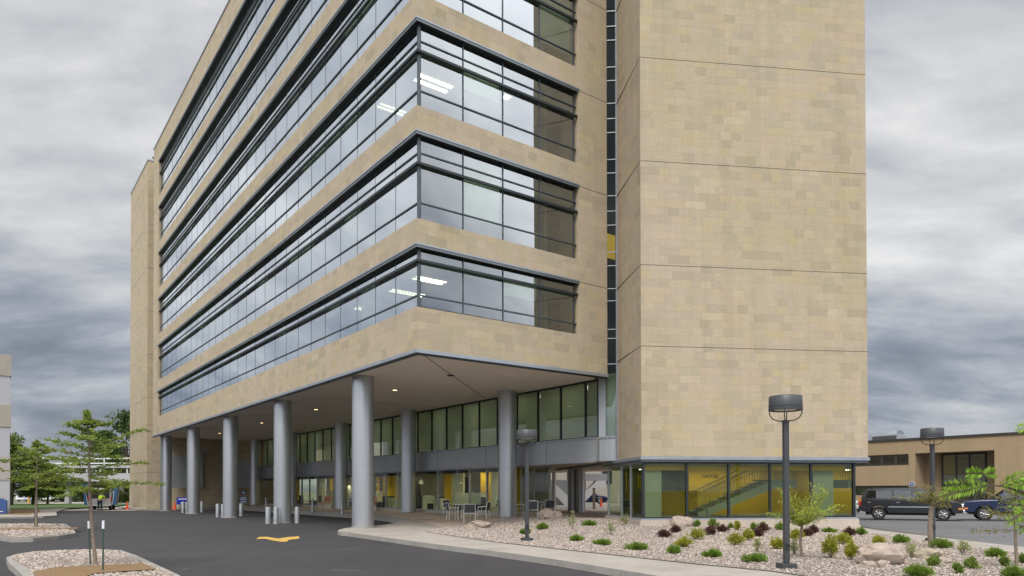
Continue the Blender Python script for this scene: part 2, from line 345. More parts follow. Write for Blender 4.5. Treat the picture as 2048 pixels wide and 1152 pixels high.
BARK=P('bark',(.23,.18,.14),.9,var=.3,vs=14,bump=.6,bs=40)
BARKD=P('dark_bark',(.075,.055,.04),.9,var=.3,vs=14,bump=.6,bs=30)
L_TREE=foliage('locust_leaves',(.11,.16,.02),(.30,.38,.07),3,.4)
L_BRI=foliage('bright_leaves',(.20,.25,.02),(.46,.54,.10),5,.4)
L_OLD=foliage('olive_young_leaves',(.12,.13,.02),(.27,.27,.06),5)
L_DARK=foliage('dark_tree_leaves',(.030,.055,.015),(.10,.15,.04),.8)
L_MID=foliage('mid_tree_leaves',(.065,.10,.018),(.17,.22,.05),.8)
L_JUN=foliage('juniper_needles',(.09,.16,.02),(.26,.38,.06),6,.35)
L_PUR=foliage('purple_barberry_leaves',(.045,.022,.02),(.14,.065,.055),8,.15)
L_YG=foliage('spirea_leaves',(.18,.20,.02),(.48,.48,.07),8,.4)
L_GRN=foliage('green_shrub_leaves',(.10,.17,.03),(.30,.40,.09),8,.4)
L_SAGE=foliage('sage_shrub_leaves',(.22,.25,.09),(.48,.50,.26),8,.4)
FERN=foliage('fern_leaflets',(.15,.28,.02),(.34,.52,.08),5,.35)
BOULD=P('pink_granite',(.33,.265,.22),.85,var=.22,vs=5,bump=.8,bs=9)
BOULG=P('tan_boulder',(.31,.27,.20),.85,var=.25,vs=4,bump=.8,bs=9)
LAMPP=P('charcoal_paint',(.060,.063,.070),.45,.3,var=.1)
ALU=P('silver_chair_frame',(.75,.75,.73),.4,.3,var=.05)
SLING=P('charcoal_sling_fabric',(.065,.070,.078),.8,var=.1,vs=20)
BENCHW=P('orange_wood',(.42,.13,.05),.55,var=.2,vs=8)
TYRE=P('tyre_rubber',(.018,.018,.019),.8,var=.15)
RIM=P('alloy_rim',(.55,.55,.56),.3,.8,var=.05)
DARK=P('black_plastic',(.016,.016,.018),.6,var=.1)
CHROME=P('chrome_trim',(.65,.66,.68),.2,.9,var=0)
REDL=P('red_lens',(.45,.02,.02),.25,var=0)
AMBL=P('amber_lens',(.75,.24,.03),.25,var=0)
HEADL=P('headlight_glass',(.72,.75,.78),.15,var=0)
WHT=P('white_paint',(.78,.78,.77),.4,var=.04)
LWALL=P('pale_grey_wall',(.42,.42,.44),.8,var=.04,vs=.7)
LBAND=P('beige_fascia',(.36,.33,.28),.8,var=.05)
ROOFD=P('dark_roof_edge',(.045,.042,.04),.6,var=.1)
BLUES=P('blue_sign_face',(.012,.022,.36),.45,var=.04)
BLUED=P('dark_blue_sign_face',(.03,.075,.22),.45,var=.04)
WHS=P('white_lettering',(.72,.74,.80),.5,var=0)
CONE=P('orange_cone',(.85,.09,.02),.5,var=.05)
def wornpaint(n_,col,th):
    m,t,b,o=newmat(n_); g=N(t,'ShaderNodeNewGeometry').outputs['Position']
    f=RAMP(t,NOISE(t,g,14,7,.75),[(th,(0,0,0)),(th+.06,(1,1,1))]); f2=RAMP(t,NOISE(t,g,2.2,4,.6),[(.3,tuple(x*.72 for x in col)),(.7,col)])
    lk(t,MIX(t,f,(.06,.055,.05),f2),b.inputs['Base Color']); b.inputs['Roughness'].default_value=.8; return m
YELP=wornpaint('yellow_road_paint',(.66,.42,.08),.40)
WHP=wornpaint('white_road_paint',(.42,.42,.41),.42)
STAKE=P('green_steel_stake',(.035,.07,.05),.6,var=.1)
def paint(n,c): return P(n,c,.28,.35,var=.03,coat=.6)

# ------------------------------------------------------------------ survey frames
TH=.6396; A0=Vector((-3.422,25.657,0)); MBLD=Matrix.Translation(A0)@Matrix.Rotation(TH,4,'Z')
INVB=MBLD.inverted()
TT=.1286; T0=Vector((5.081,28.0065,0)); MTOW=Matrix.Translation(T0)@Matrix.Rotation(TT,4,'Z')
def VU(v,u,z=0): return MBLD@Vector((v,u,z))
def gz(x,y):
    p=INVB@Vector((x,y,0)); c=lambda a:max(0,min(1,a))
    return .15+.28*c((p.x-.5)/8.5)**2*c((p.y+8)/5.5)
C0=10.68; FH=4.113; ZS=6.85; ZTOP=33.1
CK=[C0+FH*k for k in range(6)]
ULEN=49.2; UWIN=46.9; VWIN=7.83; VR=9.5

# ------------------------------------------------------------------ ground sheets
def sheet(name,poly,z,mat,kind='structure',grid=0,label=None,zf=None):
    bm=bmesh.new(); vs=[bm.verts.new((x,y,z)) for x,y in poly]; f=bm.faces.new(vs)
    if f.normal.z<0 or sum(poly[i][0]*poly[(i+1)%len(poly)][1]-poly[(i+1)%len(poly)][0]*poly[i][1] for i in range(len(poly)))<0: f.normal_flip()
    if zf:
        bmesh.ops.triangulate(bm,faces=bm.faces[:])
        for k in range(3):
            bmesh.ops.subdivide_edges(bm,edges=[e for e in bm.edges if e.calc_length()>1.6],cuts=1,use_grid_fill=False)
            bmesh.ops.triangulate(bm,faces=bm.faces[:])
        for v in bm.verts: v.co.z=zf(v.co.x,v.co.y)
    me=bpy.data.meshes.new(name); bm.to_mesh(me); bm.free(); me.materials.append(mat)
    o=bpy.data.objects.new(name,me); COL.objects.link(o); setp(o,kind=kind); return o
sheet('ground',[(-1500,-1500),(1500,-1500),(1500,1500),(-1500,1500)],-.03,FIELD)
sheet('asphalt',[(-75,-45),(80,-45),(80,75),(52,100),(40,140),(-75,140)],0,ASPH)
sheet('road',[(15.2,12),(80,-30),(80,60),(60,75),(15.6,60)],.004,ROADM)
sheet('path',[(-75,65.5),(-31,66.3),(-42,77),(-42,126),(-75,126)],.005,PATHM)
nose=[(-6.45,28.05),(-6.8,28.35),(-7.08,29.0),(-7.28,30.2),(-7.28,31.5),(-6.9,32.6),(-6.15,33.6),(-5.75,35.2),(-5.75,36.8),(-6.15,38.2),(-7.2,41.2)]
innr=[tuple(VU(7,u)[:2]) for u in (19,30,41,50.6)]
far=[tuple(VU(v,u)[:2]) for v,u in ((-.9,50.6),(-.9,63),(24,63))]
kerb=[(-2.52,21.96),(-.6,19.33),(.9,17.0),(2.64,13.72),(4.35,10.1),(5.6,6.5),(6.3,2)]
right=[(13.95,2),(14.51,20.27),(14.99,32.04),(15.3,45),(15.6,60),(16,78)]
PEN=nose+innr+far+right[::-1]+kerb[::-1]
# peninsula slab with its kerb face
def slab(name,poly,zf,mat,zb=-.02,kmat=None):
    m=MB(); n=len(poly)
    a=sum(poly[i][0]*poly[(i+1)%n][1]-poly[(i+1)%n][0]*poly[i][1] for i in range(n))
    if a<0: poly=poly[::-1]
    for i in range(n):
        p,q=poly[i],poly[(i+1)%n]
        m.poly([(p[0],p[1],zb),(q[0],q[1],zb),(q[0],q[1],zf(*q)),(p[0],p[1],zf(*p))])
    return setp(m.build(name,mat),kind='structure')
sheet('sidewalk',PEN,0,CONC,zf=gz)
slab('kerb',PEN,lambda x,y:gz(x,y)-.001,KERBM)
# paved floor below the canopy and in the passage
pv=[tuple(VU(v,u)[:2]) for v,u in ((3.2,3.0),(9.6,.9),(12,-1.5),(22,4),(24,62),(7.3,62),(7.3,19))]+[(-5.5,38.4),(-4.6,36)]
sheet('pavement',pv,0,PAVR,zf=lambda x,y:gz(x,y)+.006)
bed=[(-3.33,28.0),(-3.5,28.6),(-3.25,29.7),(-2.5,31.6),(-1.2,34.0),(.3,36.2),(2.2,36.8),(4.2,34.6),(5.3,32.3),(5.0,28.6),(14.4,30.4),(14.6,32.0),
     (13.55,27.4),(13.2,22.5),(12.91,18.03),(12.6,12),(12.4,3),(8.2,3),(7.6,6.5),(6.6,10.4),(5.12,14.2),(4.01,15.57),(1.06,19.98),(-.49,22.34),(-2.2,25.6),(-3.0,27.2)]
bed=[p for p in bed if p!=(14.6,32.0)]
sheet('gravel_bed',bed,0,GRAV,kind='structure',zf=lambda x,y:gz(x,y)+.015)
def inside(x,y,poly):
    c=False; n=len(poly)
    for i in range(n):
        x1,y1=poly[i];x2,y2=poly[i-1]
        if (y1>y)!=(y2>y) and x<(x2-x1)*(y-y1)/(y2-y1)+x1: c=not c
    return c
ICO=[(0,0,1),(.894,0,.447),(.276,.851,.447),(-.724,.526,.447),(-.724,-.526,.447),(.276,-.851,.447),(.724,.526,-.447),(-.276,.851,-.447),(-.894,0,-.447),(-.276,-.851,-.447),(.724,-.526,-.447)]
ICF=[(0,1,2),(0,2,3),(0,3,4),(0,4,5),(0,5,1),(1,6,2),(2,7,3),(3,8,4),(4,9,5),(5,10,1),(6,7,2),(7,8,3),(8,9,4),(9,10,5),(10,6,1)]
def pebmat(name):
    m,t,b,o=newmat(name); r=N(t,'ShaderNodeNewGeometry').outputs['Random Per Island']
    c=RAMP(t,r,[(0,(.13,.105,.09)),(.12,(.28,.225,.19)),(.4,(.385,.325,.28)),(.7,(.45,.395,.345)),(.86,(.38,.29,.24)),(1,(.58,.53,.48))])
    lk(t,c,b.inputs['Base Color']); b.inputs['Roughness'].default_value=.85; return m
PBM=pebmat('river_pebbles')
def pebbles(name,poly,n,zf,smin,smax,near=None):
    xs=[p[0] for p in poly];ys=[p[1] for p in poly]; V=[];k=0; base=np.array(ICO)
    cnt=0
    while cnt<n:
        x=random.uniform(min(xs),max(xs)); y=random.uniform(min(ys),max(ys)); k+=1
        if k>n*20: break
        if near and random.random()>near(x,y): continue
        if not inside(x,y,poly): continue
        s=random.uniform(smin,smax)*(1+max(0,(y-16))*.018); a=random.uniform(0,PI); sc=np.array([s,s*random.uniform(.55,.9),s*random.uniform(.4,.65)])
        p=base*sc*(1+.18*(rng.random((11,1))-.5)); ca,sa=math.cos(a),math.sin(a)
        q=np.stack([p[:,0]*ca-p[:,1]*sa+x,p[:,0]*sa+p[:,1]*ca+y,p[:,2]+zf(x,y)+.02+sc[2]*.3],1); V.append(q); cnt+=1
    V=np.concatenate(V); F=(np.array(ICF)[None]+np.arange(cnt)[:,None,None]*11).reshape(-1,3)
    me=bpy.data.meshes.new(name); me.from_pydata(V.tolist(),[],F.tolist()); me.materials.append(PBM)
    o=bpy.data.objects.new(name,me); COL.objects.link(o); return o
pb=pebbles('gravel',[p for p in bed if p[1]>=10]+[(12.5,10),(6.7,10)] if False else bed,46000,gz,.014,.032,lambda x,y:1 if y>11 else 0)
setp(pb,'cream and pink river gravel covering the planting bed','gravel',kind='stuff')
# parking islands
def island(poly,lab):
    slab('island_kerb',poly,lambda x,y:.139,KERBM); sheet('island_kerb_top',poly,.14,KERBM)
    c=(sum(p[0] for p in poly)/len(poly),sum(p[1] for p in poly)/len(poly))
    def inset(p,d):
        v=Vector((c[0]-p[0],c[1]-p[1])); L=v.length; return (p[0]+v.x*d/L,p[1]+v.y*d/L)
    inn=[inset(p,.28) for p in poly]; sheet('island_gravel',inn,.15,GRAV); return inn
isl1=[(-12.45,17.6),(-12.85,18.5),(-12.95,19.3),(-12.5,19.8),(-11.6,20.1),(-10.8,19.75),(-9.5,18.1),(-6.5,13.92),(-4.9,11.5),(-6.0,10.0),(-6.9,10.6),(-8.5,12.6),(-10.2,14.75),(-11.4,16.2)]
i1=island(isl1,''); 
isl2=[(-23.9,31.0),(-18.6,25.9),(-17.3,24.75),(-16.75,25.0),(-16.7,26.3),(-17.2,28.2),(-19.7,32.0),(-22.4,35.9),(-24.3,36.5),(-26.5,36.2),(-28,35)]
i2=island(isl2,'')
setp(pebbles('island_pebbles',i1,4200,lambda x,y:.13,.018,.036,lambda x,y:1 if y>12.5 else 0),'cream gravel inside the near parking island kerb','gravel',kind='stuff')
setp(pebbles('island_pebbles',i2,3200,lambda x,y:.13,.018,.036),'cream gravel inside the farther parking island kerb','gravel',kind='stuff')
sheet('mulch_strip',[tuple(at(x,y,.175)[:2]) for x,y in ((66,1143),(110,1134),(200,1130),(286,1126),(314,1138),(250,1142),(190,1146),(150,1160),(76,1163))],.175,MULCH)
sheet('mulch_strip',[(-22.3,31.8),(-21.9,30.2),(-18.7,30.6),(-19.1,31.6)],.175,MULCH)
st3=[(-45,45.5),(-33.39,46.6),(-31.5,48.0),(-31.6,49.6),(-37.3,58.5),(-41.5,66),(-48,78),(-70,78)]
slab('kerb_strip',st3,lambda x,y:.119,KERBM); sheet('kerb_strip_top',st3,.12,CONC)
sheet('mulch_strip',[(-38.5,52),(-34.5,51),(-38.6,58.5),(-43.5,65.8),(-47,66)],.13,MULCH)
sheet('grass',[(-47,66),(-44,66),(-44.5,80),(-52,98),(-75,98),(-64,72)],.14,GRASSM)

# ------------------------------------------------------------------ main building
B=thing('office_building','large beige limestone office block with ribbon windows and a canopy on grey round columns','office building',A0,TH)
INVT=INVB@MTOW
def bp(name,mb,mat,parent=B,**k): return mb.build(name,mat,parent,**k)
def Lring(m,d0,d1,z0,z1,uend,vend):
    "L shaped band following left face (V=d) and right face (U=d)"
    m.prism([(d0,d0),(vend,d0),(vend,d1),(d1,d1),(d1,uend),(d0,uend)],z0,z1); return m
sill=[C0-2.26]+[c-3.17 for c in CK[1:]]
prev=ZS
for k in range(6):
    bp('stone_band',Lring(MB(),0,.6,prev,sill[k],UWIN,VWIN),STONE); prev=CK[k]
bp('stone_band',Lring(MB(),0,.6,prev,ZTOP,UWIN,VWIN),STONE)
bp('end_pier',MB().prism([(0,UWIN),(0,ULEN),(1.2,ULEN),(1.2,UWIN)],ZS,ZTOP),STONE)
bp('end_pier',MB().prism([(VWIN,0),(VR,0),(VR,1.2),(VWIN,1.2)],ZS,ZTOP),STONE)
# fine control joints on the pier, one per floor
for k in range(6):
    bp('expansion_joint',MB().box(VWIN,VR+.001,-.004,.02,CK[k]-.02,CK[k]),ROOFD); bp('expansion_joint',MB().box(-.004,.02,UWIN,ULEN+.001,CK[k]-.02,CK[k]),ROOFD)
bp('parapet_cap',Lring(MB(),-.05,.7,ZTOP+.003,ZTOP+.12,ULEN+.05,VR+.03),TRIM)
bp('roof_slab',MB().prism([(.6,.6),(22,.6+2.5),(22,ULEN-.02),(.6,ULEN-.02)],ZTOP-.6,ZTOP-.35),LWALL)
bp('rear_wing_wall',MB().prism([(10.2,3),(22,3),(22,ULEN-.3),(10.2,ULEN-.3)],ZS+.05,ZTOP-.05).prism([(13.2,4),(21.9,4),(21.9,ULEN-.4),(13.2,ULEN-.4)],4.16,ZS-.03),STONE)
ub=[.25+1.75*i for i in range(27)]+[UWIN-.35]
vb=[.25,2.1,3.97,5.84,7.70]
GD=.19
allupper=MB()
for k in range(6):
    c=CK[k]; bars=[-.12,-.48,-.62,-1.78,-2.26] if k==0 else [-.14,-.68,-1.12,-2.51,-3.17]
    # cornice : light nosing, dark underside that roofs the window recess
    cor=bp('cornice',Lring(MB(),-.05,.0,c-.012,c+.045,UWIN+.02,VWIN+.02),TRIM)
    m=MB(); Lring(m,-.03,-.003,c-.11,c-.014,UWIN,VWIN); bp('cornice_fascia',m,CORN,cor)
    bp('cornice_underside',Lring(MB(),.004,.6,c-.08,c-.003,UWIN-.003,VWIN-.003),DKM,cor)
    fr=MB()
    for z in ([c+bars[1],c+bars[3]] if k else [c+bars[3]]):
        Lring(fr,GD-.045,GD+.03,z-.022,z+.022,UWIN-.01,VWIN-.01)
    Lring(fr,GD-.03,GD+.05,sill[k],sill[k]+.05,UWIN-.01,VWIN-.01)
    for u in ub[1:]: fr.box(GD-.006,GD+.05,u-.013,u+.013,sill[k]+.05,c-.10)
    for v in vb[1:]: fr.box(v-.02,v+.02,GD-.03,GD+.05,sill[k]+.05,c-.10)
    fr.box(GD-.05,GD+.05,GD-.05,GD+.05,sill[k]+.05,c-.10)
    fr.box(GD-.01,GD+.04,UWIN-.35,UWIN-.005,sill[k]+.05,c-.10)
    wr=bp('window_ribbon',fr,FRM)
    sz=c+(bars[1]+bars[2])/2 if k==0 else c+bars[2]
    bp('sunshade',Lring(MB(),GD-.16,GD-.048,sz-.045,sz+.045,UWIN-.02,VWIN-.02),DKM,wr)
    # glass, one pane stack per bay
    rows=[sill[k]+.05]+([c+bars[3],c+bars[1]] if k else [c+bars[3],sz])+[c-.10] if k==0 else [sill[k]+.05,c+bars[3],sz,c+bars[1],c-.10]
    def stack(m,fixed,a,b,side):
        for i in range(len(rows)-1):
            z0,z1=rows[i]+.03,rows[i+1]-.03
            e=[random.uniform(-.0022,.0022) for _ in range(3)]
            if side=='L': m.poly([(GD+e[0],b,z0),(GD+e[1],a,z0),(GD+e[1]+e[2],a,z1),(GD+e[0]+e[2],b,z1)])
            else: m.poly([(a,GD+e[0],z0),(b,GD+e[1],z0),(b,GD+e[1]+e[2],z1),(a,GD+e[0]+e[2],z1)])
    for i in range(len(ub)-1):
        m=MB() if k<3 else allupper; stack(m,0,ub[i]+.02,ub[i+1]-.02,'L')
        if k<3: bp('glass_pane',m,G_MAIN,wr,uv=False)
    for i in range(len(vb)-1):
        m=MB() if k<3 else allupper; stack(m,0,vb[i]+.03,vb[i+1]-.03,'R')
        if k<3: bp('glass_pane',m,G_MAIN,wr,uv=False)
    # rooms behind the glass
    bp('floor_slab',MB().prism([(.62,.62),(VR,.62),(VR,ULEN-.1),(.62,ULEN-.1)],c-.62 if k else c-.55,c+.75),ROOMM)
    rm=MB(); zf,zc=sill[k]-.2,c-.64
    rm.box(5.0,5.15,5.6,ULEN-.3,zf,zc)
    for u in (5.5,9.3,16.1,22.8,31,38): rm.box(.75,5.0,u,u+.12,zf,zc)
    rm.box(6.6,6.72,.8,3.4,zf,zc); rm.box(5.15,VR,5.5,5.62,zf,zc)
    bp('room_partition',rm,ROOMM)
    if k<4:
        rr=random.Random(k*7+3)
        for i in range(len(ub)-1):
            if rr.random()<.38 and i>0: bp('window_shade',MB().box(GD+.16,GD+.17,ub[i]+.06,ub[i+1]-.06,c-.2-rr.choice((.9,1.5,2.3,2.8))*(.75 if k==0 else 1),c-.15),BLIND)
        for i in range(len(vb)-1):
            if rr.random()<.3 and i>0: bp('window_shade',MB().box(vb[i]+.06,vb[i+1]-.06,GD+.16,GD+.17,c-.2-rr.choice((.9,1.5,2.3)),c-.15),BLIND)
setp(bp('upper_glass_panes',allupper,G_MAIN,uv=False),kind='stuff')
# lit ceiling fixtures in the corner rooms
def fixture(v,u,z,lv,lu):
    f=bp('ceiling_light',MB().box(v-lv/2-.05,v+lv/2+.05,u-lu/2-.05,u+lu/2+.05,z,z+.06),WHITEI)
    m=MB(); 
    for s in (-.27,.27): m.box(v-lv/2,v+lv/2,u+s*lu-lu*.11,u+s*lu+lu*.11,z-.03,z-.001)
    m.build('diffuser',LAMP,f)
fixture(1.95,2.15,18.17,1.5,.75); fixture(1.5,4.9,18.17,1.2,.5)
fixture(1.45,1.6,10.0,1.3,.55); fixture(1.6,3.7,10.0,1.5,.5); fixture(1.5,7.2,10.0,1.2,.5)
fixture(4.9,1.2,18.17,.3,.3)
# soffit of the canopy
bp('canopy_soffit',MB().prism([(.12,.12),(VR-.05,.12),(VR-.05,.95),(22,4),(22,52.5),(.12,ULEN)],ZS-.02,ZS+.02),SOFF)
bp('soffit_trim',Lring(MB(),-.05,.10,ZS-.10,ZS+.03,ULEN+.03,VR+.02),TRIM)
bp('soffit_trim_shadow_gap',Lring(MB(),.0,.12,ZS-.16,ZS-.103,ULEN,VR),DKM)
jm=MB()
for a,b_ in (((.12,.12),(9.4,9.4)),): jm.bar((a[0],a[1],ZS-.022),(b_[0],b_[1],ZS-.022),.03,.01)
for u in (14.7,25.1,35.6,46): jm.bar((.12,u,ZS-.022),(9.7,u,ZS-.022),.02,.01)
bp('soffit_joint',jm,DKM)
for i,u in enumerate((-1,9.43,19.88,30.5,42)):
    if u<0: 
        bp('downlight',MB().lathe([(.0,0),(.14,0),(.16,-.02),(.16,.03)],16,(3.9,4.0,ZS-.03)),DKM); continue
    d=bp('downlight',MB().lathe([(.12,-.02),(.19,-.02),(.19,.03)],20,(4.0,u,ZS-.03)),TRIM)
    MB().lathe([(.001,-.015),(.12,-.015)],16,(4.0,u,ZS-.03)).build('lens',LAMPW,d)
# round columns
CU=[6.55,17.0,27.4,37.85,48.25]
def column(v,u,z0):
    c=bp('column',MB().lathe([(.475,z0),(.475,ZS-.02)],40,(v,u,0)),COLM,smooth=True)
    for z in (2.9,4.35): MB().lathe([(.474,z-.012),(.4785,z-.008),(.4785,z+.008),(.474,z+.012)],40,(v,u,0)).build('joint_ring',PANL,c,smooth=True)
    MB().lathe([(.44,z0-.05),(.52,z0-.05),(.52,z0+.03),(.478,z0+.045)],40,(v,u,0)).build('base_collar',KERBM,c,smooth=True)
for i,u in enumerate(CU):
    column(.95,u,.16 if i==0 else .02); column(8.85,u,gz(*VU(8.85,u)[:2])+.01)
for _px,_py,_r in ((1146,1024,.34),(1161,1024.5,.30),(1108,1020,.13)):
    _q=INVB@at(_px,_py,.43); bp('passage_column',MB().cyl((_q.x,_q.y,.40),(_q.x,_q.y,3.1),_r,n=28),COLM,smooth=True)
# recessed curtain wall along V = 9.8
VW=9.8; us=[.9,1.75]+[1.75*i for i in range(2,29)]
sp=bp('spandrel_panel',MB().box(VW-.16,VW+.5,.9,50.5,3.12,4.12),PANL)
sm=MB()
for u in (4.4,9.6,14.8,20,25.2,30.4,35.6,40.8,46): sm.box(VW-.163,VW-.15,u-.012,u+.012,3.12,4.12)
sm.build('panel_joint',DKM,sp)
MB().box(VW-.20,VW-.1,.9,50.5,4.123,4.20).build('ledge',TRIM,sp)
MB().box(VW-.20,VW-.1,.9,50.5,3.05,3.117).build('drip_edge',TRIM,sp)
fr=MB()
for u in us: fr.box(VW-.04,VW+.06,u-.035,u+.035,4.20,ZS-.03)
fr.box(VW-.03,VW+.05,.9,50.5,ZS-.12,ZS-.03); fr.box(VW-.03,VW+.05,.9,50.5,4.20,4.26)
up=bp('upper_window_band',fr,DKM)
for i in range(len(us)-1):
    e=random.uniform(-.003,.003)
    MB().poly([(VW+e,us[i+1],4.2),(VW-e,us[i],4.2),(VW-e,us[i],ZS-.03),(VW+e,us[i+1],ZS-.03)]).build('band_pane',G_UP,up,uv=False)
bl=MB()
for i in range(len(us)-1):
    zb=4.3 if i not in (13,14,19) else 5.2
    bl.box(VW+.14,VW+.15,us[i]+.01,us[i+1]-.01,zb,ZS-.05)
bp('roller_blinds',bl,BLINDT)
bp('second_floor_slab',MB().prism([(VW+.5,1.2),(22,4.5),(22,50.5),(VW+.5,50.5)],3.12,4.15),SOFF)
bp('second_floor_room',MB().box(VW+3,VW+3.1,2,50,4.15,ZS-.02),WHITEI)
for u in range(3,48,4):
    f=bp('second_floor_light',MB().box(VW+.7,VW+1.7,u-.85,u+.85,ZS-.09,ZS-.03),WHITEI)
    MB().box(VW+.75,VW+1.65,u-.8,u+.8,ZS-.11,ZS-.092).build('diffuser',LAMPH,f)
# corner return between the wall and the tower
r0=INVB@Vector((3.94,32.2,0)); r1=INVB@Vector((4.78,31.72,0)); rm_=(r0+r1)/2+Vector((-.03,-.12,0))
arc=[r0,r0*.45+rm_*.55+Vector((-.01,-.03,0)),rm_,r1*.45+rm_*.55+Vector((.0,-.02,0)),r1]
m=MB()
for a,b_ in zip(arc[:-1],arc[1:]):
    m.poly([(a.x,a.y,3.10),(b_.x,b_.y,3.10),(b_.x,b_.y,4.14),(a.x,a.y,4.14)])
cr=bp('curved_corner_panel',m,PANL,smooth=True,angle=80)
m=MB()
for a,b_ in zip(arc[:-1],arc[1:]): m.bar((a.x,a.y,4.17),(b_.x,b_.y,4.17),.10,.07)
m.build('ledge',TRIM,cr)
m=MB(); ps=r0+(r1-r0)*.28
m.prism([(r0.x-.06,r0.y-.03),(ps.x,ps.y-.05),(ps.x+.02,ps.y+.05),(r0.x+.02,r0.y+.08)],4.2,ZS-.02); cp=bp('corner_post',m,PANL)
m=MB(); m.poly([(ps.x,ps.y,4.2),(r1.x,r1.y,4.2),(r1.x,r1.y,7.2),(ps.x,ps.y,7.2)]); m.build('corner_pane',G_UP,cp,uv=False)
bp('corner_blind',MB().bar((ps.x+.12,ps.y+.2,5.6),(r1.x+.1,r1.y+.25,5.6),.02,2.9),BLIND)
# slot window between the main block and the tower
s0=Vector((VR+.0,.12,0)); s1=INVB@Vector((4.645,31.42,0)); 
m=MB()
zb=[7.35]
for k in range(-1,6):
    c=C0+FH*k; zb+=[c+o for o in ((-.0,-.54,-1.8,-2.2) if k==0 else (-.0,-.68,-1.3,-2.5,-3.1)) if c+o>7.3]
m.bar((s0.x+.02,s0.y-.0,6.9),(s0.x+.02,s0.y,33),.03,.05)
sw=bp('slot_window',m,DKM)
for z in zb:
    if z<33: MB().bar((s0.x+.04,s0.y-.02,z),(s1.x-.03,s1.y-.02,z),.06,.03).build('transom',PANL,sw)
MB().poly([(s0.x,s0.y,6.9),(s1.x,s1.y,6.9),(s1.x,s1.y,33),(s0.x,s0.y,33)]).build('slot_glass',G_SLOT,sw,uv=False)
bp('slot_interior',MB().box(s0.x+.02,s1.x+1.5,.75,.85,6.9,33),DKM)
bp('glowing_stair_wall',MB().box(s0.x+.05,s1.x+1.4,.68,.72,12.35,13.45),YELGLOW)  # panel glows by itself, standing in for the lamplit stair wall
# tower
tw=bp('tower',MB(INVT).prism([(0,0),(9.584,0),(9.584,9),(1.2,9),(.02,3.42)],3.12,36),STONE)
for z in [7.467,C0]+CK[1:]+[CK[5]+FH]:
    if z<36: MB(INVT).box(-.004,9.588,-.004,.02,z-.018,z).box(-.004,.02,.02,3.4,z-.018,z).build('expansion_joint',ROOFD,tw)
bp('tower_fin',MB(INVT).box(-.05,.04,3.40,3.52,3.1,36),FIN)
tb=bp('tower_base_trim',MB(INVT).prism([(-.05,-.05),(9.63,-.05),(9.63,6),(-.05,6)],2.99,3.115),TRIM)
MB(INVT).prism([(0,0.02),(9.56,.02),(9.56,6),(0,6)],2.90,2.987).build('tower_underside',CORN,tb)
bp('lobby_ceiling',MB(INVT).prism([(.3,.3),(8.9,.3),(8.9,7),(.3,7)],2.80,2.895),WHITEI)
# plinth, stepped
PLZ=.64
pl=bp('plinth',MB(INVT).prism([(-.05,.02),(9.16,-.02),(9.16,5.4),(-.05,5.4)],-.05,PLZ-.03),PLINTH)
MB(INVT).prism([(-.12,-.06),(9.2,-.06),(9.2,5.4),(-.12,5.4)],-.05,PLZ-.30).build('lower_course',PLINTH,pl)
MB(INVT).prism([(-.02,.05),(9.12,.05),(9.12,5.4),(-.02,5.4)],PLZ-.027,PLZ+.03).build('sill',TRIM,pl)
# storefront glazing of the tower base
xs=[.12,1.91,3.66,5.42,7.18,9.05]
fr=MB(INVT)
for x in xs[1:-1]: fr.box(x-.04,x+.04,.14,.26,PLZ+.03,2.9)
for x in (xs[0],xs[-1]): fr.box(x-.05,x+.05,.12,.25,PLZ+.03,2.9)
fr.box(.12,9.05,.13,.24,2.84,2.9); fr.box(.12,9.05,.13,.24,PLZ+.03,PLZ+.08)
sf=bp('stair_hall_glazing',fr,DKM)
for i in range(5):
    MB(INVT).poly([(xs[i],.18,PLZ+.03),(xs[i+1],.18,PLZ+.03),(xs[i+1],.18,2.9),(xs[i],.18,2.9)]).build('storefront_pane',G_LOW,sf,uv=False)
fr=MB(INVT)
for y,mm in ((1.75,.035),(3.1,.05),(5.3,.05)): fr.box(.06,.14,y-mm,y+mm,.35,2.9)
fr.box(.06,.14,.2,5.3,2.84,2.9); fr.box(.06,.14,.2,5.3,.40,.47)
sg=bp('side_glazing',fr,COLM)
for a,b_ in ((.2,1.75),(1.75,3.1),(3.1,5.3)): MB(INVT).poly([(.1,b_,.45),(.1,a,.45),(.1,a,2.9),(.1,b_,2.9)]).build('side_pane',G_LOW,sg,uv=False)
MB(INVT).cyl((.02,3.3,1.2),(.02,3.3,1.75),.02,n=8).build('door_handle',CHROME,sg)
MB(INVT).poly([(9.05,.2,PLZ),(9.05,5.3,PLZ),(9.05,5.3,2.9),(9.05,.2,2.9)]).build('side_pane',G_LOW,sg,uv=False)
# stair hall interior
bp('hall_floor',MB(INVT).box(.2,9.0,.3,6.5,PLZ-.05,PLZ),CARPET)
bp('hall_back_wall',MB(INVT).box(4.1,9.0,5.6,5.75,PLZ,2.8),YEL)
bp('hall_reflection_wall',MB(INVT).box(.9,4.1,5.6,5.75,PLZ,2.8),P('painted_green_reflection',(.06,.075,.04),.8,var=.2,vs=1.5))  # stretch of back wall coloured as a dark green reflection
bp('hall_screen_wall',MB(INVT).box(.25,1.05,.7,.8,PLZ,2.8),BLIND)
bp('hall_end_wall',MB(INVT).box(7.7,8.6,.9,1.0,PLZ,2.8),BLIND)
for x in (2.3,4.7,6.9):
    f=bp('hall_ceiling_light',MB(INVT).box(x-.9,x+.9,4.4,5.0,2.76,2.80),WHITEI)
    MB(INVT).box(x-.85,x+.85,4.45,4.95,2.735,2.758).build('diffuser',LAMPH,f)
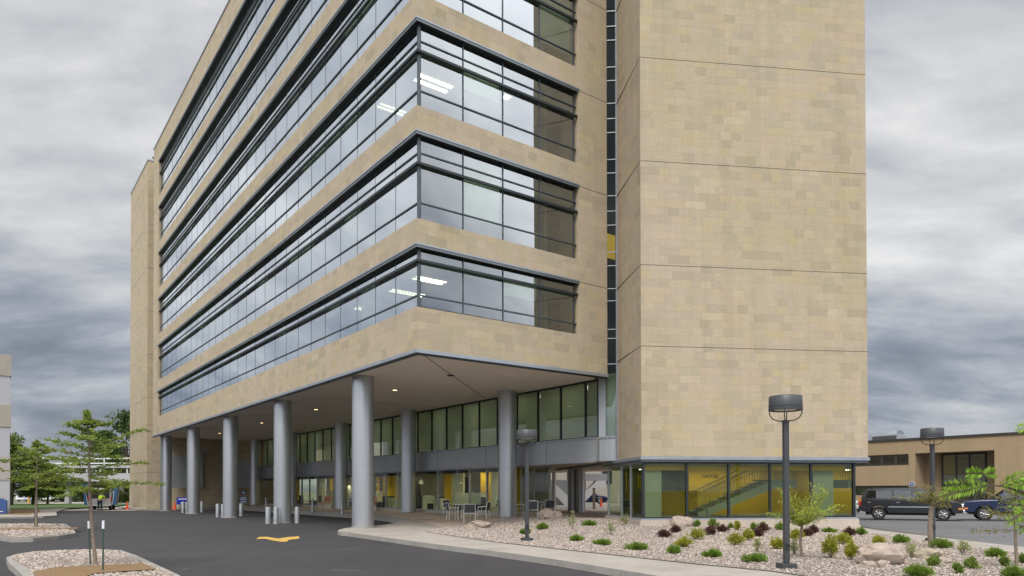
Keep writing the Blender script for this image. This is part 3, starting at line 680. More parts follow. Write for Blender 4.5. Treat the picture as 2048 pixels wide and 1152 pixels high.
# stair flight up to the right, with landing
st=MB(INVT); 
stx0,stx1,stz0,stz1=3.3,6.75,PLZ+.05,2.25
st.xprism([(stx0,stz0-.05),(stx0+.3,stz0-.05),(stx1+.05,stz1-.38),(7.8,stz1-.38),(7.8,stz1),(stx1,stz1),(stx0,stz0+.12)],2.4,2.5)
st.xprism([(stx0,stz0-.05),(stx0+.3,stz0-.05),(stx1+.05,stz1-.38),(7.8,stz1-.38),(7.8,stz1),(stx1,stz1),(stx0,stz0+.12)],3.7,3.8)
stair=bp('staircase',st,BLIND)
tr=MB(INVT); n=10
for i in range(n):
    x=stx0+(stx1-stx0)*i/n; z=stz0+(stz1-stz0)*(i+1)/n; tr.box(x,x+(stx1-stx0)/n+.03,2.5,3.7,z-.05,z-.01)
tr.build('tread',CARPET,stair)
ra=MB(INVT)
for yy in (2.45,3.75):
    for i in range(36):
        x=stx0+.1+i*.125
        z=stz0+(stz1-stz0)*min(1,(x-stx0)/(stx1-stx0))
        if z+.9<2.78 or True: ra.bar((x,yy,z),(x,yy,min(z+.85,2.79)),.022,.022)
    ra.bar((stx0,yy,stz0+.9),(stx0+(stx1-stx0)*.75,yy,2.77),.05,.05)
    ra.bar((stx0,yy,stz0+.72),(stx0+(stx1-stx0)*.86,yy,2.77),.03,.03)
ra.build('railing',P('pale_yellow_rail',(.75,.62,.18),.5,var=.05),stair)
pw=MB(INVT); pw.xprism([(1.2,1.95),(1.2,2.55),(2.15,1.75),(4.0,1.75),(4.0,PLZ),(2.45,PLZ),(1.9,1.25)],4.2,4.35)
bp('sloped_parapet',pw,YEL)
bp('hall_ceiling_header',MB(INVT).box(.3,8.9,.5,.6,2.58,2.798),YEL)  # added drop that hides the lit hall diffusers from the camera
bench=bp('hall_bench',MB(INVT).box(3.2,4.3,1.2,1.55,1.0,1.06).box(3.25,3.3,1.2,1.55,PLZ,1.0).box(4.2,4.25,1.2,1.55,PLZ,1.0),WHITEI)
def text(s,size,mat,name,parent,M,ext=.004):
    c=bpy.data.curves.new(name,'FONT'); c.body=s; c.size=size; c.extrude=ext; c.align_x='CENTER'; c.align_y='CENTER'; c.resolution_u=2
    o=bpy.data.objects.new(name,c); COL.objects.link(o); dg=bpy.context.evaluated_depsgraph_get(); me=bpy.data.meshes.new_from_object(o.evaluated_get(dg))
    bpy.data.objects.remove(o); me.transform(M); me.materials.clear(); me.materials.append(mat)
    q=bpy.data.objects.new(name,me); COL.objects.link(q); q.parent=parent; return q
RX90=Matrix.Rotation(R(90),4,'X')
text('TACTILE',.22,DARK,'wall_lettering',B,INVT@Matrix.Translation((5.15,5.57,2.45))@RX90)
# lobby behind the ground-floor glass
lob=[(VW,8),(12.85,8),(17,13),(17,50),(VW,50)]
bp('lobby_floor',MB().prism([(VW-.1,7.9),(12.95,7.9),(17.1,13),(17.1,50),(VW-.1,50)],.0,.56),PLINTH)
us2=[8,9.75,11.5,15,18.5,20.2,22,23.75,27.2,29,31,34.4,36.2,38,41.5,43.2,45,50]
fr=MB()
for u in us2: fr.box(VW-.04,VW+.08,u-.04,u+.04,.56,3.12)
fr.box(VW-.04,VW+.08,8,50,3.0,3.118); fr.box(VW-.04,VW+.08,8,50,.56,.64)
fr.bar((VW,8,1.84),(VW+.01,8,1.84),.1,2.56)
for v in (10.8,11.7,12.8): fr.box(v-.035,v+.035,7.96,8.04,.56,3.12)
fr.box(VW,12.85,7.97,8.03,3.02,3.118)
lf=bp('lobby_glazing',fr,PANL)
for a,b_ in zip(us2[:-1],us2[1:]):
    MB().poly([(VW,b_,.6),(VW,a,.6),(VW,a,3.1),(VW,b_,3.1)]).build('lobby_pane',G_LOW,lf,uv=False)
for a,b_ in ((VW,10.8),(10.8,11.7),(11.7,12.8)):
    MB().poly([(a,8,.6),(b_,8,.6),(b_,8,3.1),(a,8,3.1)]).build('lobby_pane',G_LOW,lf,uv=False)
bp('lobby_back_wall',MB().bar((12.9,8.1,1.85),(16.9,13,1.85),.12,2.5).box(16.9,17,13,50,.56,3.1),WHITEI)
yw=MB()
for u,v,l in ((10.2,11.9,.5),(13.6,13.2,1.8),(19,14,2.2),(25.5,12.5,2.4),(29.6,13,1.6),(37,13,2.5),(45,12,2.2)): yw.box(v,v+.15,u,u+l,.56,3.05)
bp('yellow_partition',yw,YEL)
gw=MB()
for u,v,l in ((11.6,12,.9),(16.4,12.5,1.4),(22.5,12,1.6),(33,12.2,2.0),(41,13,1.8)): gw.box(v,v+.15,u,u+l,.56,3.05)
bp('grey_partition',gw,WHITEI)
cu=MB()
for i in range(12): cu.cyl((10.6+i*.06,8.5,.6),(10.6+i*.06,8.5,3.05),.035,n=6)
bp('curtain',cu,YEL)
fu=MB()
for i,(v,u) in enumerate(((10.9,12.5),(11.2,14.6),(11,17.6),(11.4,21.2),(10.9,24.5),(11.3,26),(11,30),(11,33),(11.2,39),(11,43))):
    fu.box(v,v+.8,u,u+.8,.56,.95); fu.box(v+.65,v+.8,u,u+.8,.95,1.4)
bp('lobby_armchairs',fu,DKM)
bp('lobby_ceiling_header',MB().box(VW+.3,VW+.4,8.1,50,2.82,3.118),DKM)  # added to keep the bright lobby diffusers out of view
pn=MB()
for u,v in ((9.2,11.6),(12.6,12.4),(14.6,11.2),(21,12),(27,11.5),(33.5,12)):
    pdl=bp('pendant_light',MB().cyl((v,u,2.55),(v,u,3.1),.015,n=6).lathe([(.02,0),(.16,-.05),(.16,-.28),(.15,-.28)],16,(v,u,2.55)),WHITEI); MB().lathe([(.001,-.20),(.14,-.20)],14,(v,u,2.5)).build('lamp_bulb',LAMPH2,pdl)
cf_=MB()
for v,u,w_,h_ in ((10.8,9.2,.9,.74),(11.5,12.9,1.2,1.1),(10.6,16,.9,.75),(11.8,18.9,1.5,.9),(10.7,22.6,.9,.75),(12,27.8,1.4,1.2),(10.9,31.4,.9,.75),(11.2,35,1.0,1.3)): cf_.box(v,v+.5,u,u+w_,.56,.56+h_)
bp('lobby_counter',cf_,WHITEI)
dk=MB()
for v,u in ((12.5,10.9),(12.8,12.2),(13.4,17.2),(13.2,23.4),(12.9,30.6),(13.3,34.4)): dk.box(v,v+.1,u,u+1.0,.56,2.7)
bp('dark_doorway',dk,DARK)
bp('reception_desk',MB().box(11.4,12.3,13.6,15.8,.56,1.65),WHITEI)
for u,v in ((10.5,11.2),(15,12.4),(19.5,11.6),(24.5,12.5),(29,11.5),(34,12.5),(40,12),(46,12)):
    f=bp('lobby_light',MB().box(v-.3,v+.3,u-.3,u+.3,3.04,3.1),WHITEI)
    MB().box(v-.24,v+.24,u-.24,u+.24,3.01,3.038).build('diffuser',LAMPH2,f)
# beam line in the passage ceiling and its downlights
bp('passage_beam',MB().bar((10.2,-.2,3.06),(15.5,10.5,3.06),.25,.12),CORN)
# far block beyond the canopy
bp('far_block',MB().prism([(0,52),(14,52),(14,61.65),(0,61.65)],0,33.2),STONE)
for z in [3.6,7.467,C0]+CK[1:]: bp('expansion_joint',MB().box(-.004,.02,51.996,61.6,z-.02,z).box(.02,14,51.996,52.02,z-.02,z),ROOFD)
bp('far_block_cap',MB().prism([(-.05,51.95),(14,51.95),(14,61.7),(-.05,61.7)],33.203,33.33),TRIM)
bp('link_wall',MB().box(1.3,14,ULEN+.003,52-.003,ZS,32),STONE)
bp('roof_vent',MB().cyl((.8,52.6,33.33),(.8,52.6,33.9),.25,n=12).lathe([(.001,.3),(.36,.1),(.36,0)],12,(.8,52.6,33.8)),TRIM)
sc=bp('screen_panel',MB().box(2.0,4.8,51.2,51.3,2.15,5.2),PANL)
MB().bar((4.0,51.25,5.2),(5.6,51.25,6.1),.1,.3).build('raking_edge',TRIM,sc)
bp('screen_panel',MB().box(6.6,9.3,50.9,51.0,2.15,5.0),PANL)

# ------------------------------------------------------------------ things beyond the passage
WB=thing('service_building','white walled low building seen through the passage under the beige block','building',(9.5,84,.42),TH)
WB_=MB().box(-14,14,0,8,0,9).build('wall',LBAND,WB)
for x in (-4,1.5): MB().box(x,x+1.6,-.04,.02,2.2,4.0).build('window',DKM,WB)
ESY=57.0
def ex(px,py): return ((px-1160)/FPX*ESY,(983-py)/FPX*ESY+EYE-.42)
ES=thing('outdoor_stair','white concrete outdoor stair with raking stringers behind the passage columns','stair',((1160-1024)/FPX*ESY,ESY,.42),0)
st_=[[(1168,1006),(1168,986),(1194,962),(1212,962),(1212,974),(1198,976)],[(1110,990),(1110,968),(1142,998),(1142,1014),(1134,1014)]]
for k,pl_ in enumerate(st_):
    for yy in (0,1.3): MB().xprism([ex(*p) for p in pl_],yy,yy+.14).build('stringer',WHT,ES)
MB().xprism([ex(1104,1012),ex(1104,960),ex(1142,960),ex(1142,1012)],1.6,1.75).build('rear_panel',PANL,ES)
MB().xprism([ex(1168,962),ex(1168,948),ex(1216,948),ex(1216,962)],.3,1.2).build('landing',LWALL,ES)
MB().xprism([ex(1169,986),ex(1169,962),ex(1172,962),ex(1172,984)],.2,.3).build('post',DARK,ES)
MB().xprism([ex(1172,984),ex(1190,962),ex(1193,962),ex(1173,987)],.2,.3).build('handrail',DARK,ES)

# ------------------------------------------------------------------ tan brick building at the right
TBM=(38.2,76.5,0)
TBD=thing('brick_building','low tan brick building with strip windows and a recessed glazed entrance behind the parked cars','building',TBM,TH)
# local x = V (depth, away), local y = U
zr=6.93
def tbox(n,mat,*a,parent=TBD): return MB().box(*a).build(n,mat,parent)
m=MB(); m.box(0,10,-4.75,30,5.52,zr); m.box(0,10,-4.75,-4.12,0,5.52); m.box(0,10,-4.12,30,2.28,4.44); m.box(0,10,-4.12,30,0,1.25)
m.box(0,10,-45,-11.85,0,zr); m.box(0,10,-11.85,-4.75,5.55,zr); m.box(2.4,10,-11.85,-4.75,0,5.55)
m.build('brick_wall',TANBR,TBD)
tbox('roof_edge',ROOFD,-.12,10.1,-45,30,zr+.003,zr+.2)
m=MB(); m.box(-.01,.03,-4.12,30,4.40,4.46).build('sill',ROOFD,TBD)
for z0,z1 in ((4.46,5.51),(1.26,2.27)):
    fr=MB(); u=-4.12
    while u<29:
        fr.box(.1,.25,u+1.2,u+1.45,z0,z1); u+=1.45
    fr.box(.1,.2,-4.12,30,z0,z0+.06); fr.box(.1,.2,-4.12,30,z1-.06,z1)
    w=fr.build('window',ROOFD,TBD); MB().poly([(.18,30,z0),(.18,-4.12,z0),(.18,-4.12,z1),(.18,30,z1)]).build('window_glass',G_MAIN if z0>4 else G_UP,w,uv=False)
    tbox('window_backing',DARK if z0>4 else BLIND,.6,.7,-4.12,30,z0,z1)
fr=MB()
for u in (-6.4,-7.7,-8.9,-10.3): fr.box(2.2,2.35,u-.06,u+.06,0,5.5)
for z in (2.3,5.4,.05): fr.box(2.2,2.32,-10.3,-6.4,z-.06,z+.06)
en=fr.build('entrance_frame',ROOFD,TBD); MB().poly([(2.25,-6.4,0),(2.25,-10.3,0),(2.25,-10.3,5.5),(2.25,-6.4,5.5)]).build('entrance_glass',G_MAIN,en,uv=False)
tbox('entrance_backing',YEL,2.36,2.38,-7.6,-6.5,3.4,5.3)
em=MB().cyl((-.03,-4.44,2.43),(.0,-4.44,2.43),.26,n=24).build('round_wall_emblem',WHS,TBD); MB().cyl((-.045,-4.44,2.43),(-.031,-4.44,2.43),.21,n=24).build('emblem_ring',BLUED,em); MB().cyl((-.06,-4.44,2.43),(-.046,-4.44,2.43),.07,n=12).build('emblem_centre',WHS,em)
# rooftop gear
ru=thing('rooftop_unit','grey slatted air unit with hood on the tan building roof beside the tower','air unit',(41.2,78.6,zr+.2),TH)
MB().box(0,2,-1.2,1.6,0,.75).build('casing',PANL,ru,bevel=.03)
MB().xprism([(0,.75),(2,.75),(1.4,1.25),(.3,1.25)],-1.1,-.2).build('hood',FIN,ru)
m=MB()
for i in range(6): m.box(-.03,0,-1.1,1.5,.1+i*.1,.14+i*.1)
m.build('louvre',DARK,ru)
for (x,y,w_,lab) in ((43.5,74.8,1.3,'low white rooftop vent next to the slatted air unit'),(51.0,70.5,1.6,'pale rooftop box with dark louvre above the entrance recess')):
    r=thing('rooftop_vent',lab,'vent',(x,y,zr+.2),TH); MB().box(0,1.2,-w_/2,w_/2,0,.55).build('casing',LWALL,r,bevel=.05); MB().box(-.02,0,-w_/2+.1,-w_/2+.7,.15,.45).build('louvre',DARK,r)

# ------------------------------------------------------------------ left building, bridge
LB=thing('banded_building','pale grey building with projecting beige bands at the left edge of the lot','building',(-37.7,53.6,0),TH)
MB().box(-18,0,0,20,0,11.9).build('wall',LWALL,LB)
def zy(y,D=53.6): return EYE+(983-y)/FPX*D
m=MB()
for a,b_ in ((709,751),(810,853)): m.box(-18,.06,-.06,20,zy(b_),zy(a)+.02)
m.build('beige_band',LBAND,LB)
MB().box(-18,.03,-.03,20,zy(958),zy(912)).build('tan_band',P('pinkish_panel',(.40,.36,.34),.8,var=.04),LB)
m=MB(); m.box(-18,.035,-.035,20,zy(960),zy(958)-.005); m.box(-.02,.03,-.03,0,0,zy(960)); m.build('joint',PANL,LB)
SG=thing('entrance_sign','dark blue arched ground sign with white line in front of the banded building','sign',(-37.75,52.9,.12),.15)
m=MB(); pts=[(-2,0),(0.32,0),(.32,1.0)]+[(.32-.4*i/6-.1,1.05+.12*math.sin(i/6*PI/2)) for i in range(7)]+[(-2,1.22)]
m.xprism(pts,-.06,.06).build('sign_panel',BLUED,SG)
MB().box(-1.8,.1,-.075,-.062,.17,.215).build('white_line',WHS,SG)
FB=thing('footbridge','elevated concrete footbridge with a flat roof and glazed sides beyond the lot','bridge',(-60,98,0),0)
MB().box(-14,22,0,3,3.2,4.3).build('deck',LWALL,FB)
MB().box(-4,22,-.2,3.2,5.05,5.4).build('roof',LWALL,FB)
m=MB()
for i in range(15): m.box(-4+i*1.85,-3.85+i*1.85,0,.1,4.3,5.05)
m.build('post',WHT,FB)
m=MB(); m.box(-14,8,-.1,0,6.25,6.45); m.box(-14,8,-.1,0,5.6,5.75)
for x in (-13.5,-9,-4.5,0,4,7.9): m.box(x,x+.12,-.1,0,5.4,6.25)
m.build('railing',WHT,FB)
for x in (-12,-2,9): MB().box(x,x+.6,1,1.6,0,3.2).build('pier',LWALL,FB)
FS=thing('far_shed','low white shed behind the parked cars under the footbridge','building',(-80,142,0),0)
MB().box(-3,12,0,6,0,3.0).build('wall',WHT,FS); MB().box(-3.3,12.3,-.3,6.3,3.0,3.3).build('roof',BENCHW,FS); MB().box(3,5.6,-.04,0,.9,2.4).build('window',DARK,FS)

# ------------------------------------------------------------------ vehicles
def wheel(par,x,y,r,side,w=.24,spokes=6):
    t=MB().lathe([(r*.60,-w/2),(r*.93,-w/2),(r,-w*.3),(r,w*.3),(r*.93,w/2),(r*.60,w/2),(r*.60,-w/2)],28,(x,y,r),'y').build('wheel',TYRE,par,smooth=True)
    m=MB(); yo=y+side*w*.42
    m.lathe([(r*.62,-.01),(r*.62,.01),(r*.52,.01),(r*.52,-.01)],24,(x,yo,r),'y'); m.cyl((x,yo-.012,r),(x,yo+.012,r),r*.2,n=12)
    for i in range(spokes):
        a=2*PI*i/spokes+.3; m.bar((x+math.cos(a)*r*.15,yo,r+math.sin(a)*r*.15),(x+math.cos(a)*r*.56,yo,r+math.sin(a)*r*.56),r*.17,.02) if False else m.cyl((x+math.cos(a)*r*.1,yo,r+math.sin(a)*r*.1),(x+math.cos(a)*r*.56,yo,r+math.sin(a)*r*.56),r*.085,r*.11,n=6)
    m.build('rim',RIM,t); MB().cyl((x,yo-side*.05,r),(x,yo-side*.04,r),r*.58,n=20).build('brake_shadow',DARK,t)
def car(name,label,cat,loc,rz,pm,kind='suv',group=None,detail=True):
    T=thing(name,label,cat,loc,rz,group)
    if kind=='suv':
        Wd=.98; wx=(-1.72,1.60); r=.39; zb=.42
        low=[(-2.72,.55),(-2.80,.60),(-2.80,.82),(-2.74,.86),(-2.72,1.22),(1.05,1.20),(1.9,1.17),(2.36,1.09),(2.50,.97),(2.55,.62),(2.51,.45)]
        gh=[(-2.70,1.20),(-2.42,1.78),(-2.25,1.86),(-.4,1.92),(.45,1.88),(.62,1.84),(1.45,1.19)]
        wins=[[(-2.44,1.30),(-2.26,1.74),(-1.05,1.77),(-1.02,1.30)],[(-.90,1.30),(-.90,1.77),(-.02,1.77),(-.02,1.29)],[(.08,1.29),(.08,1.77),(.55,1.75),(1.10,1.28)]]
    elif kind=='pickup':
        Wd=.97; wx=(-1.85,1.65); r=.40; zb=.48
        low=[(-2.75,.60),(-2.78,1.22),(1.0,1.22),(1.8,1.20),(2.45,1.12),(2.66,1.02),(2.70,.62),(2.66,.48)]
        gh=[(-.75,1.22),(-.62,1.80),(-.5,1.86),(.35,1.86),(.5,1.83),(1.25,1.21)]
        wins=[[(-.60,1.30),(-.52,1.74),(-.05,1.76),(-.05,1.30)],[(.05,1.30),(.05,1.76),(.42,1.74),(.92,1.29)]]
    else:
        Wd=.90; wx=(-1.35,1.38); r=.32; zb=.30
        low=[(-2.25,.40),(-2.30,.62),(-2.22,.90),(-1.75,.97),(.95,.93),(1.9,.78),(2.2,.62),(2.28,.35)]
        gh=[(-1.85,.95),(-1.15,1.36),(-.8,1.43),(.15,1.43),(.35,1.38),(1.15,.92)]
        wins=[[(-1.5,.99),(-1.05,1.32),(-.45,1.36),(-.45,.97)],[(-.37,.97),(-.37,1.36),(.10,1.36),(.30,1.32),(.85,.95)]]
    # lower body with wheel arches
    ar=r+.07; bot=[]
    for wxx in sorted(wx,reverse=True):
        n=10; hz=zb; a0=math.asin(min(.99,max(-.99,(hz-r)/ar)))
        for i in range(n+1):
            a=a0+(PI-2*a0)*i/n; bot.append((wxx+ar*math.cos(a),r+ar*math.sin(a)))
    poly=low+bot
    MB().xprism(poly,-Wd,Wd).build('body',pm,T,smooth=True,bevel=.05 if detail else 0,angle=30)
    MB().box(low[0][0]+.3,low[-1][0]-.3,-Wd+.22,Wd-.22,zb-.12,zb+.25).build('chassis',DARK,T)
    z0=gh[0][1]; z1=max(p[1] for p in gh); wf=lambda z:(Wd-.03)-(z-z0)/(z1-z0)*.17
    MB().xprism(gh,-1,1,wf).build('cabin',pm,T,smooth=True,bevel=.035 if detail else 0,angle=30)
    for w in wins:
        for s in (-1,1):
            pts=[(x,s*(wf(z)+.006),z) for x,z in w]
            if s<0: pts=pts[::-1]
            MB().poly(pts).build('side_window',G_CARD,T,uv=False)
    fx=gh[-1]; fx2=gh[-2]; d=.012
    MB().poly([(fx[0]+d-.06,-wf(fx[1])+.08,fx[1]+.06),(fx[0]+d-.06,wf(fx[1])-.08,fx[1]+.06),(fx2[0]+d+.03,wf(fx2[1])-.07,fx2[1]-.01),(fx2[0]+d+.03,-wf(fx2[1])+.07,fx2[1]-.01)]).build('windscreen',G_CARD,T,uv=False)
    rx=gh[0]; rx2=gh[1]
    MB().poly([(rx[0]+.03-d,wf(rx[1])-.1,rx[1]+.09),(rx[0]+.03-d,-wf(rx[1])+.1,rx[1]+.09),(rx2[0]-.02-d,-wf(rx2[1])+.09,rx2[1]-.03),(rx2[0]-.02-d,wf(rx2[1])-.09,rx2[1]-.03)]).build('rear_window',G_CARD,T,uv=False)
    for x in wx:
        for s in (-1,1): wheel(T,x,s*(Wd-.14),r,s)
    xf=low[-2][0]; xr=min(p[0] for p in low)
    for s in (-1,1):
        MB().box(xf-.14,xf+.02,s*(Wd-.42),s*(Wd-.03),low[-2][1]+.16,low[-2][1]+.36).build('headlight',HEADL,T,bevel=.03)
        tl=MB().box(xr+.02,xr+.14,s*(Wd-.18),s*(Wd+.008),low[1][1]+.26,low[1][1]+.62).build('tail_light',REDL,T)
        if kind=='suv': MB().box(xr+.018,xr+.15,s*(Wd-.18),s*(Wd+.012),low[1][1]+.50,low[1][1]+.64).build('amber_lens',AMBL,tl)
        if kind!='car': MB().box(xf-.22,xf-.02,s*(Wd-.2),s*(Wd+.008),low[-2][1]+.04,low[-2][1]+.13).build('indicator',AMBL,T)
        MB().box(fx[0]-.42,fx[0]-.26,s*(Wd-.02),s*(Wd+.20),fx[1]+.04,fx[1]+.22).build('mirror',DARK,T,bevel=.02)
        if detail:
            for w in wins[:2]: MB().box(w[0][0]+.12,w[0][0]+.3,s*Wd,s*(Wd+.03),z0-.17,z0-.13).build('door_handle',CHROME,T)
            if kind=='suv':
                MB().box(-1.2,1.05,s*(Wd-.002),s*(Wd+.014),.76,.82).build('trim_strip',CHROME,T)
                MB().box(-2.2,.3,s*.70,s*.74,1.93,1.97).build('roof_rail',DARK,T)
                for xx in (-.96,.03): MB().box(xx-.006,xx+.006,s*(Wd-.01),s*(Wd+.004),.55,1.75 if False else 1.2).build('door_gap',DARK,T)
    MB().box(xf+.0,xf+.12,-Wd+.04,Wd-.04,zb-.02,zb+.22).build('front_bumper',CHROME if kind!='car' else pm,T,bevel=.03)
    MB().box(xr-.10,xr+.03,-Wd+.04,Wd-.04,zb+.02,zb+.24).build('rear_bumper',DARK if kind=='suv' else pm,T,bevel=.03)
    MB().box(xf-.02,xf+.025,-Wd+.45,Wd-.45,low[-2][1]+.12,low[-2][1]+.36).build('grille',DARK,T)
    return T
G_CARD=G_CAR
hd=math.atan2(-1.54,2.96)
nv=Vector((-math.sin(hd),math.cos(hd),0)); fv=Vector((math.cos(hd),math.sin(hd),0))
mid=Vector((23.41,42.0,0))+nv*.86-fv*(-.06)
car('parked_suv','dark charcoal long suv parked in the street facing right','suv',(mid.x,mid.y,.005),hd,paint('charcoal_car_paint',(.022,.025,.032)))
fwp=at(1969,1041.5); pk=fwp+nv*.84+fv*1.65
car('parked_pickup','dark blue pickup truck facing the charcoal suv nose to nose','pickup',(pk.x,pk.y,.005),hd+PI,paint('navy_car_paint',(.012,.024,.075)),'pickup')
wc=at(1692,1027)
car('parked_car','silver car partly hidden by the tower behind the charcoal suv','car',tuple((wc+nv*.8-fv*1.38).to_tuple()[:2])+(.005,),hd,paint('silver_car_paint',(.50,.50,.50)),'car')
pc=at(1199,1008,.45)
car('parked_car','navy blue car seen through the passage beneath the building','car',(pc.x-1.2,pc.y+.8,.45),-.15,paint('deep_blue_car_paint',(.012,.02,.08)),'car')
cols=[('white hatchback',(.6,.6,.6),40),('silver blue car',(.35,.42,.55),56),('grey car',(.30,.30,.31),72),('white car',(.62,.62,.60),92),('white pickup',(.65,.65,.63),112),('bright blue car',(.03,.09,.38),136),('white sedan',(.66,.66,.66),156)]
for i,(n_,c_,px) in enumerate(cols):
    p=at(px,1002.5); nb=['first from the left','beside the yellow post','third from the left','fourth from the left','with a tall white cab','between two white cars','nearest the van'][i]
    car('parked_car','%s in the far row beyond the lot, %s'%(n_,nb),'car',(p.x,p.y+2,.0),-PI/2+.12,paint('paint_'+n_.replace(' ','_'),c_),'pickup' if 'pickup' in n_ else 'car','cars parked in the far row beyond the lot',detail=False)
# service van with side racks
vp=at(197,1020.5)
VN=thing('work_van','white work van seen from behind with blue sheets racked on both sides','van',(vp.x,vp.y+.2,.0),PI/2+.43)
vm=paint('van_white_paint',(.40,.39,.37))
MB().xprism([(0,.45),(0,2.0),(.2,2.12),(3.6,2.12),(4.3,1.3),(5.0,1.1),(5.1,.45)],-.98,.98).build('body',vm,VN,bevel=.06)
for s in (-1,1):
    d=MB().box(-.03,0,s*.04,s*.90,.62,1.95).build('rear_door',vm,VN); MB().box(-.045,-.031,s*.10,s*.82,1.12,1.88).build('door_window',DARK,d)
    for x in (.7,4.2): wheel(VN,x,s*.84,.36,s)
    MB().box(-.04,.02,s*.9,s*.985,.9,1.3).build('tail_light',REDL,VN)
    r_=MB(); 
    for x in (.2,2,3.6): r_.bar((x,s*1.02,.55),(x,s*1.3,2.5),.06,.06)
    r_.bar((.2,s*1.02,.6),(3.6,s*1.02,.6),.07,.07)
    rk=r_.build('side_rack',ALU,VN); m=MB(); m.add([(0.1,s*1.08,.5),(3.6,s*1.08,.5),(3.6,s*1.26,2.5),(.1,s*1.26,2.5),(0.1,s*1.28,.5),(3.6,s*1.28,.5),(3.6,s*1.46,2.5),(.1,s*1.46,2.5)],[(0,1,2,3),(7,6,5,4),(0,4,5,1),(1,5,6,2),(2,6,7,3),(3,7,4,0)])
    m.build('blue_sheet',P('blue_plastic_sheet',(.02,.10,.25),.5,var=.3,vs=2),rk)
MB().box(-.12,.02,-.95,.95,.42,.60).build('rear_bumper',LWALL,VN)
# worker leaning into the van
def skin(name,verts,edges,rad,mat,parent=None,root=0,sub=1):
    me=bpy.data.meshes.new(name); me.from_pydata(verts,edges,[]); me.materials.append(mat)
    o=bpy.data.objects.new(name,me); COL.objects.link(o)
    m=o.modifiers.new('skin','SKIN'); m.use_smooth_shade=True
    for i,v in enumerate(me.skin_vertices[0].data): v.radius=(rad[i],rad[i]); v.use_root=(i==root)
    s=o.modifiers.new('sub','SUBSURF'); s.levels=sub; s.render_levels=sub
    if parent: o.parent=parent
    return o
SKINM=P('skin',(.45,.27,.19),.6,var=.05); VEST=P('lime_vest_fabric',(.42,.62,.02),.8,var=.06); TROU=P('navy_trousers',(.015,.018,.035),.85,var=.1); HAIR=P('dark_hair',(.03,.02,.015),.8,var=.1)
pp=at(199.5,1021.3)
PS=thing('person','person in lime safety vest and dark trousers bending into the white van','person',(pp.x,pp.y,0),.15)
bv=[(0,0,.93),(0,.10,1.12),(0,.28,1.28),(0,.42,1.36),(0,.52,1.40),(0,.64,1.45),(-.20,.38,1.30),(-.30,.50,1.08),(-.27,.70,.98),(.20,.38,1.30),(.30,.50,1.08),(.27,.70,.98),(-.1,0,.90),(-.12,.02,.5),(-.13,-.03,.09),(-.13,.12,.05),(.1,0,.90),(.13,.04,.5),(.15,-.02,.09),(.15,.13,.05)]
be=[(0,1),(1,2),(2,3),(3,4),(4,5),(3,6),(6,7),(7,8),(3,9),(9,10),(10,11),(0,12),(12,13),(13,14),(14,15),(0,16),(16,17),(17,18),(18,19)]
br=[.14,.14,.15,.13,.055,.10,.065,.045,.035,.065,.045,.035,.09,.065,.045,.035,.09,.065,.045,.035]
skin('body',bv,be,br,SKINM,PS)
skin('vest',[(0,0,.97),(0,.10,1.12),(0,.28,1.285),(0,.41,1.36),(-.21,.38,1.31),(-.29,.47,1.14),(.21,.38,1.31),(.29,.47,1.14)],[(0,1),(1,2),(2,3),(3,4),(4,5),(3,6),(6,7)],[.165,.175,.185,.15,.09,.07,.09,.07],VEST,PS)
skin('trousers',[(0,0,.94),(-.1,0,.88),(-.12,.02,.5),(-.13,-.03,.12),(.1,0,.88),(.13,.04,.5),(.15,-.02,.12)],[(0,1),(1,2),(2,3),(0,4),(4,5),(5,6)],[.165,.125,.09,.075,.125,.09,.075],TROU,PS)
skin('hair',[(0,.60,1.46),(0,.68,1.49)],[(0,1)],[.10,.10],HAIR,PS)
skin('shoes',[(-.13,-.06,.05),(-.13,.15,.05)],[(0,1)],[.055,.045],DARK,PS); skin('shoes',[(.15,-.05,.05),(.15,.16,.05)],[(0,1)],[.055,.045],DARK,PS)

# ------------------------------------------------------------------ street furniture
def lamp_post(label,p,rz=0):
    T=thing('street_lamp',label,'lamp',p,rz,'street lamps in the planting bed')
    MB().box(-.155,.155,-.155,.155,0,.12).build('base',LAMPP,T,bevel=.01)
    MB().box(-.052,.052,-.052,.052,.12,3.0).build('pole',LAMPP,T,bevel=.008)
    MB().box(-.05,.05,-.056,-.052,.38,.52).build('hand_hole_cover',DARK,T)
    MB().cyl((0,0,3.0),(0,0,3.05),.075,n=16).build('collar',LAMPP,T)
    for i in range(4):
        a=PI/4+i*PI/2+.25; pts=[(0,0,3.03),(math.cos(a)*.15,math.sin(a)*.15,3.04),(math.cos(a)*.26,math.sin(a)*.26,3.09),(math.cos(a)*.31,math.sin(a)*.31,3.18),(math.cos(a)*.315,math.sin(a)*.315,3.27)]
        MB().tube(pts,.011,6).build('bracket',DARK,T,smooth=True)
    h=MB().lathe([(.001,3.275),(.29,3.275),(.30,3.245),(.333,3.25),(.335,3.30),(.328,3.305),(.328,3.325),(.335,3.33),(.335,3.345),(.328,3.35),(.325,3.53),(.31,3.545),(.001,3.55)],48)
    h.build('lamp_head',LAMPP,T,smooth=True,angle=50)
    MB().lathe([(.001,3.262),(.22,3.262),(.22,3.272)],24).build('lens',WHITEI,T)
def gp(px,py):
    z=.15
    for _ in range(6):
        q=at(px,py,z); z=gz(q.x,q.y)
    return at(px,py,z)
lamp_post('nearest charcoal drum headed street lamp, in front of the beige windowless tower',tuple(gp(1573,1138)),.1)
lamp_post('charcoal drum headed street lamp in the gravel before the patio chairs',tuple(gp(1054,1083)),.4)
lamp_post('charcoal drum headed street lamp behind the brown twiggy sapling by the street',tuple(gp(1866,1084)),.2)
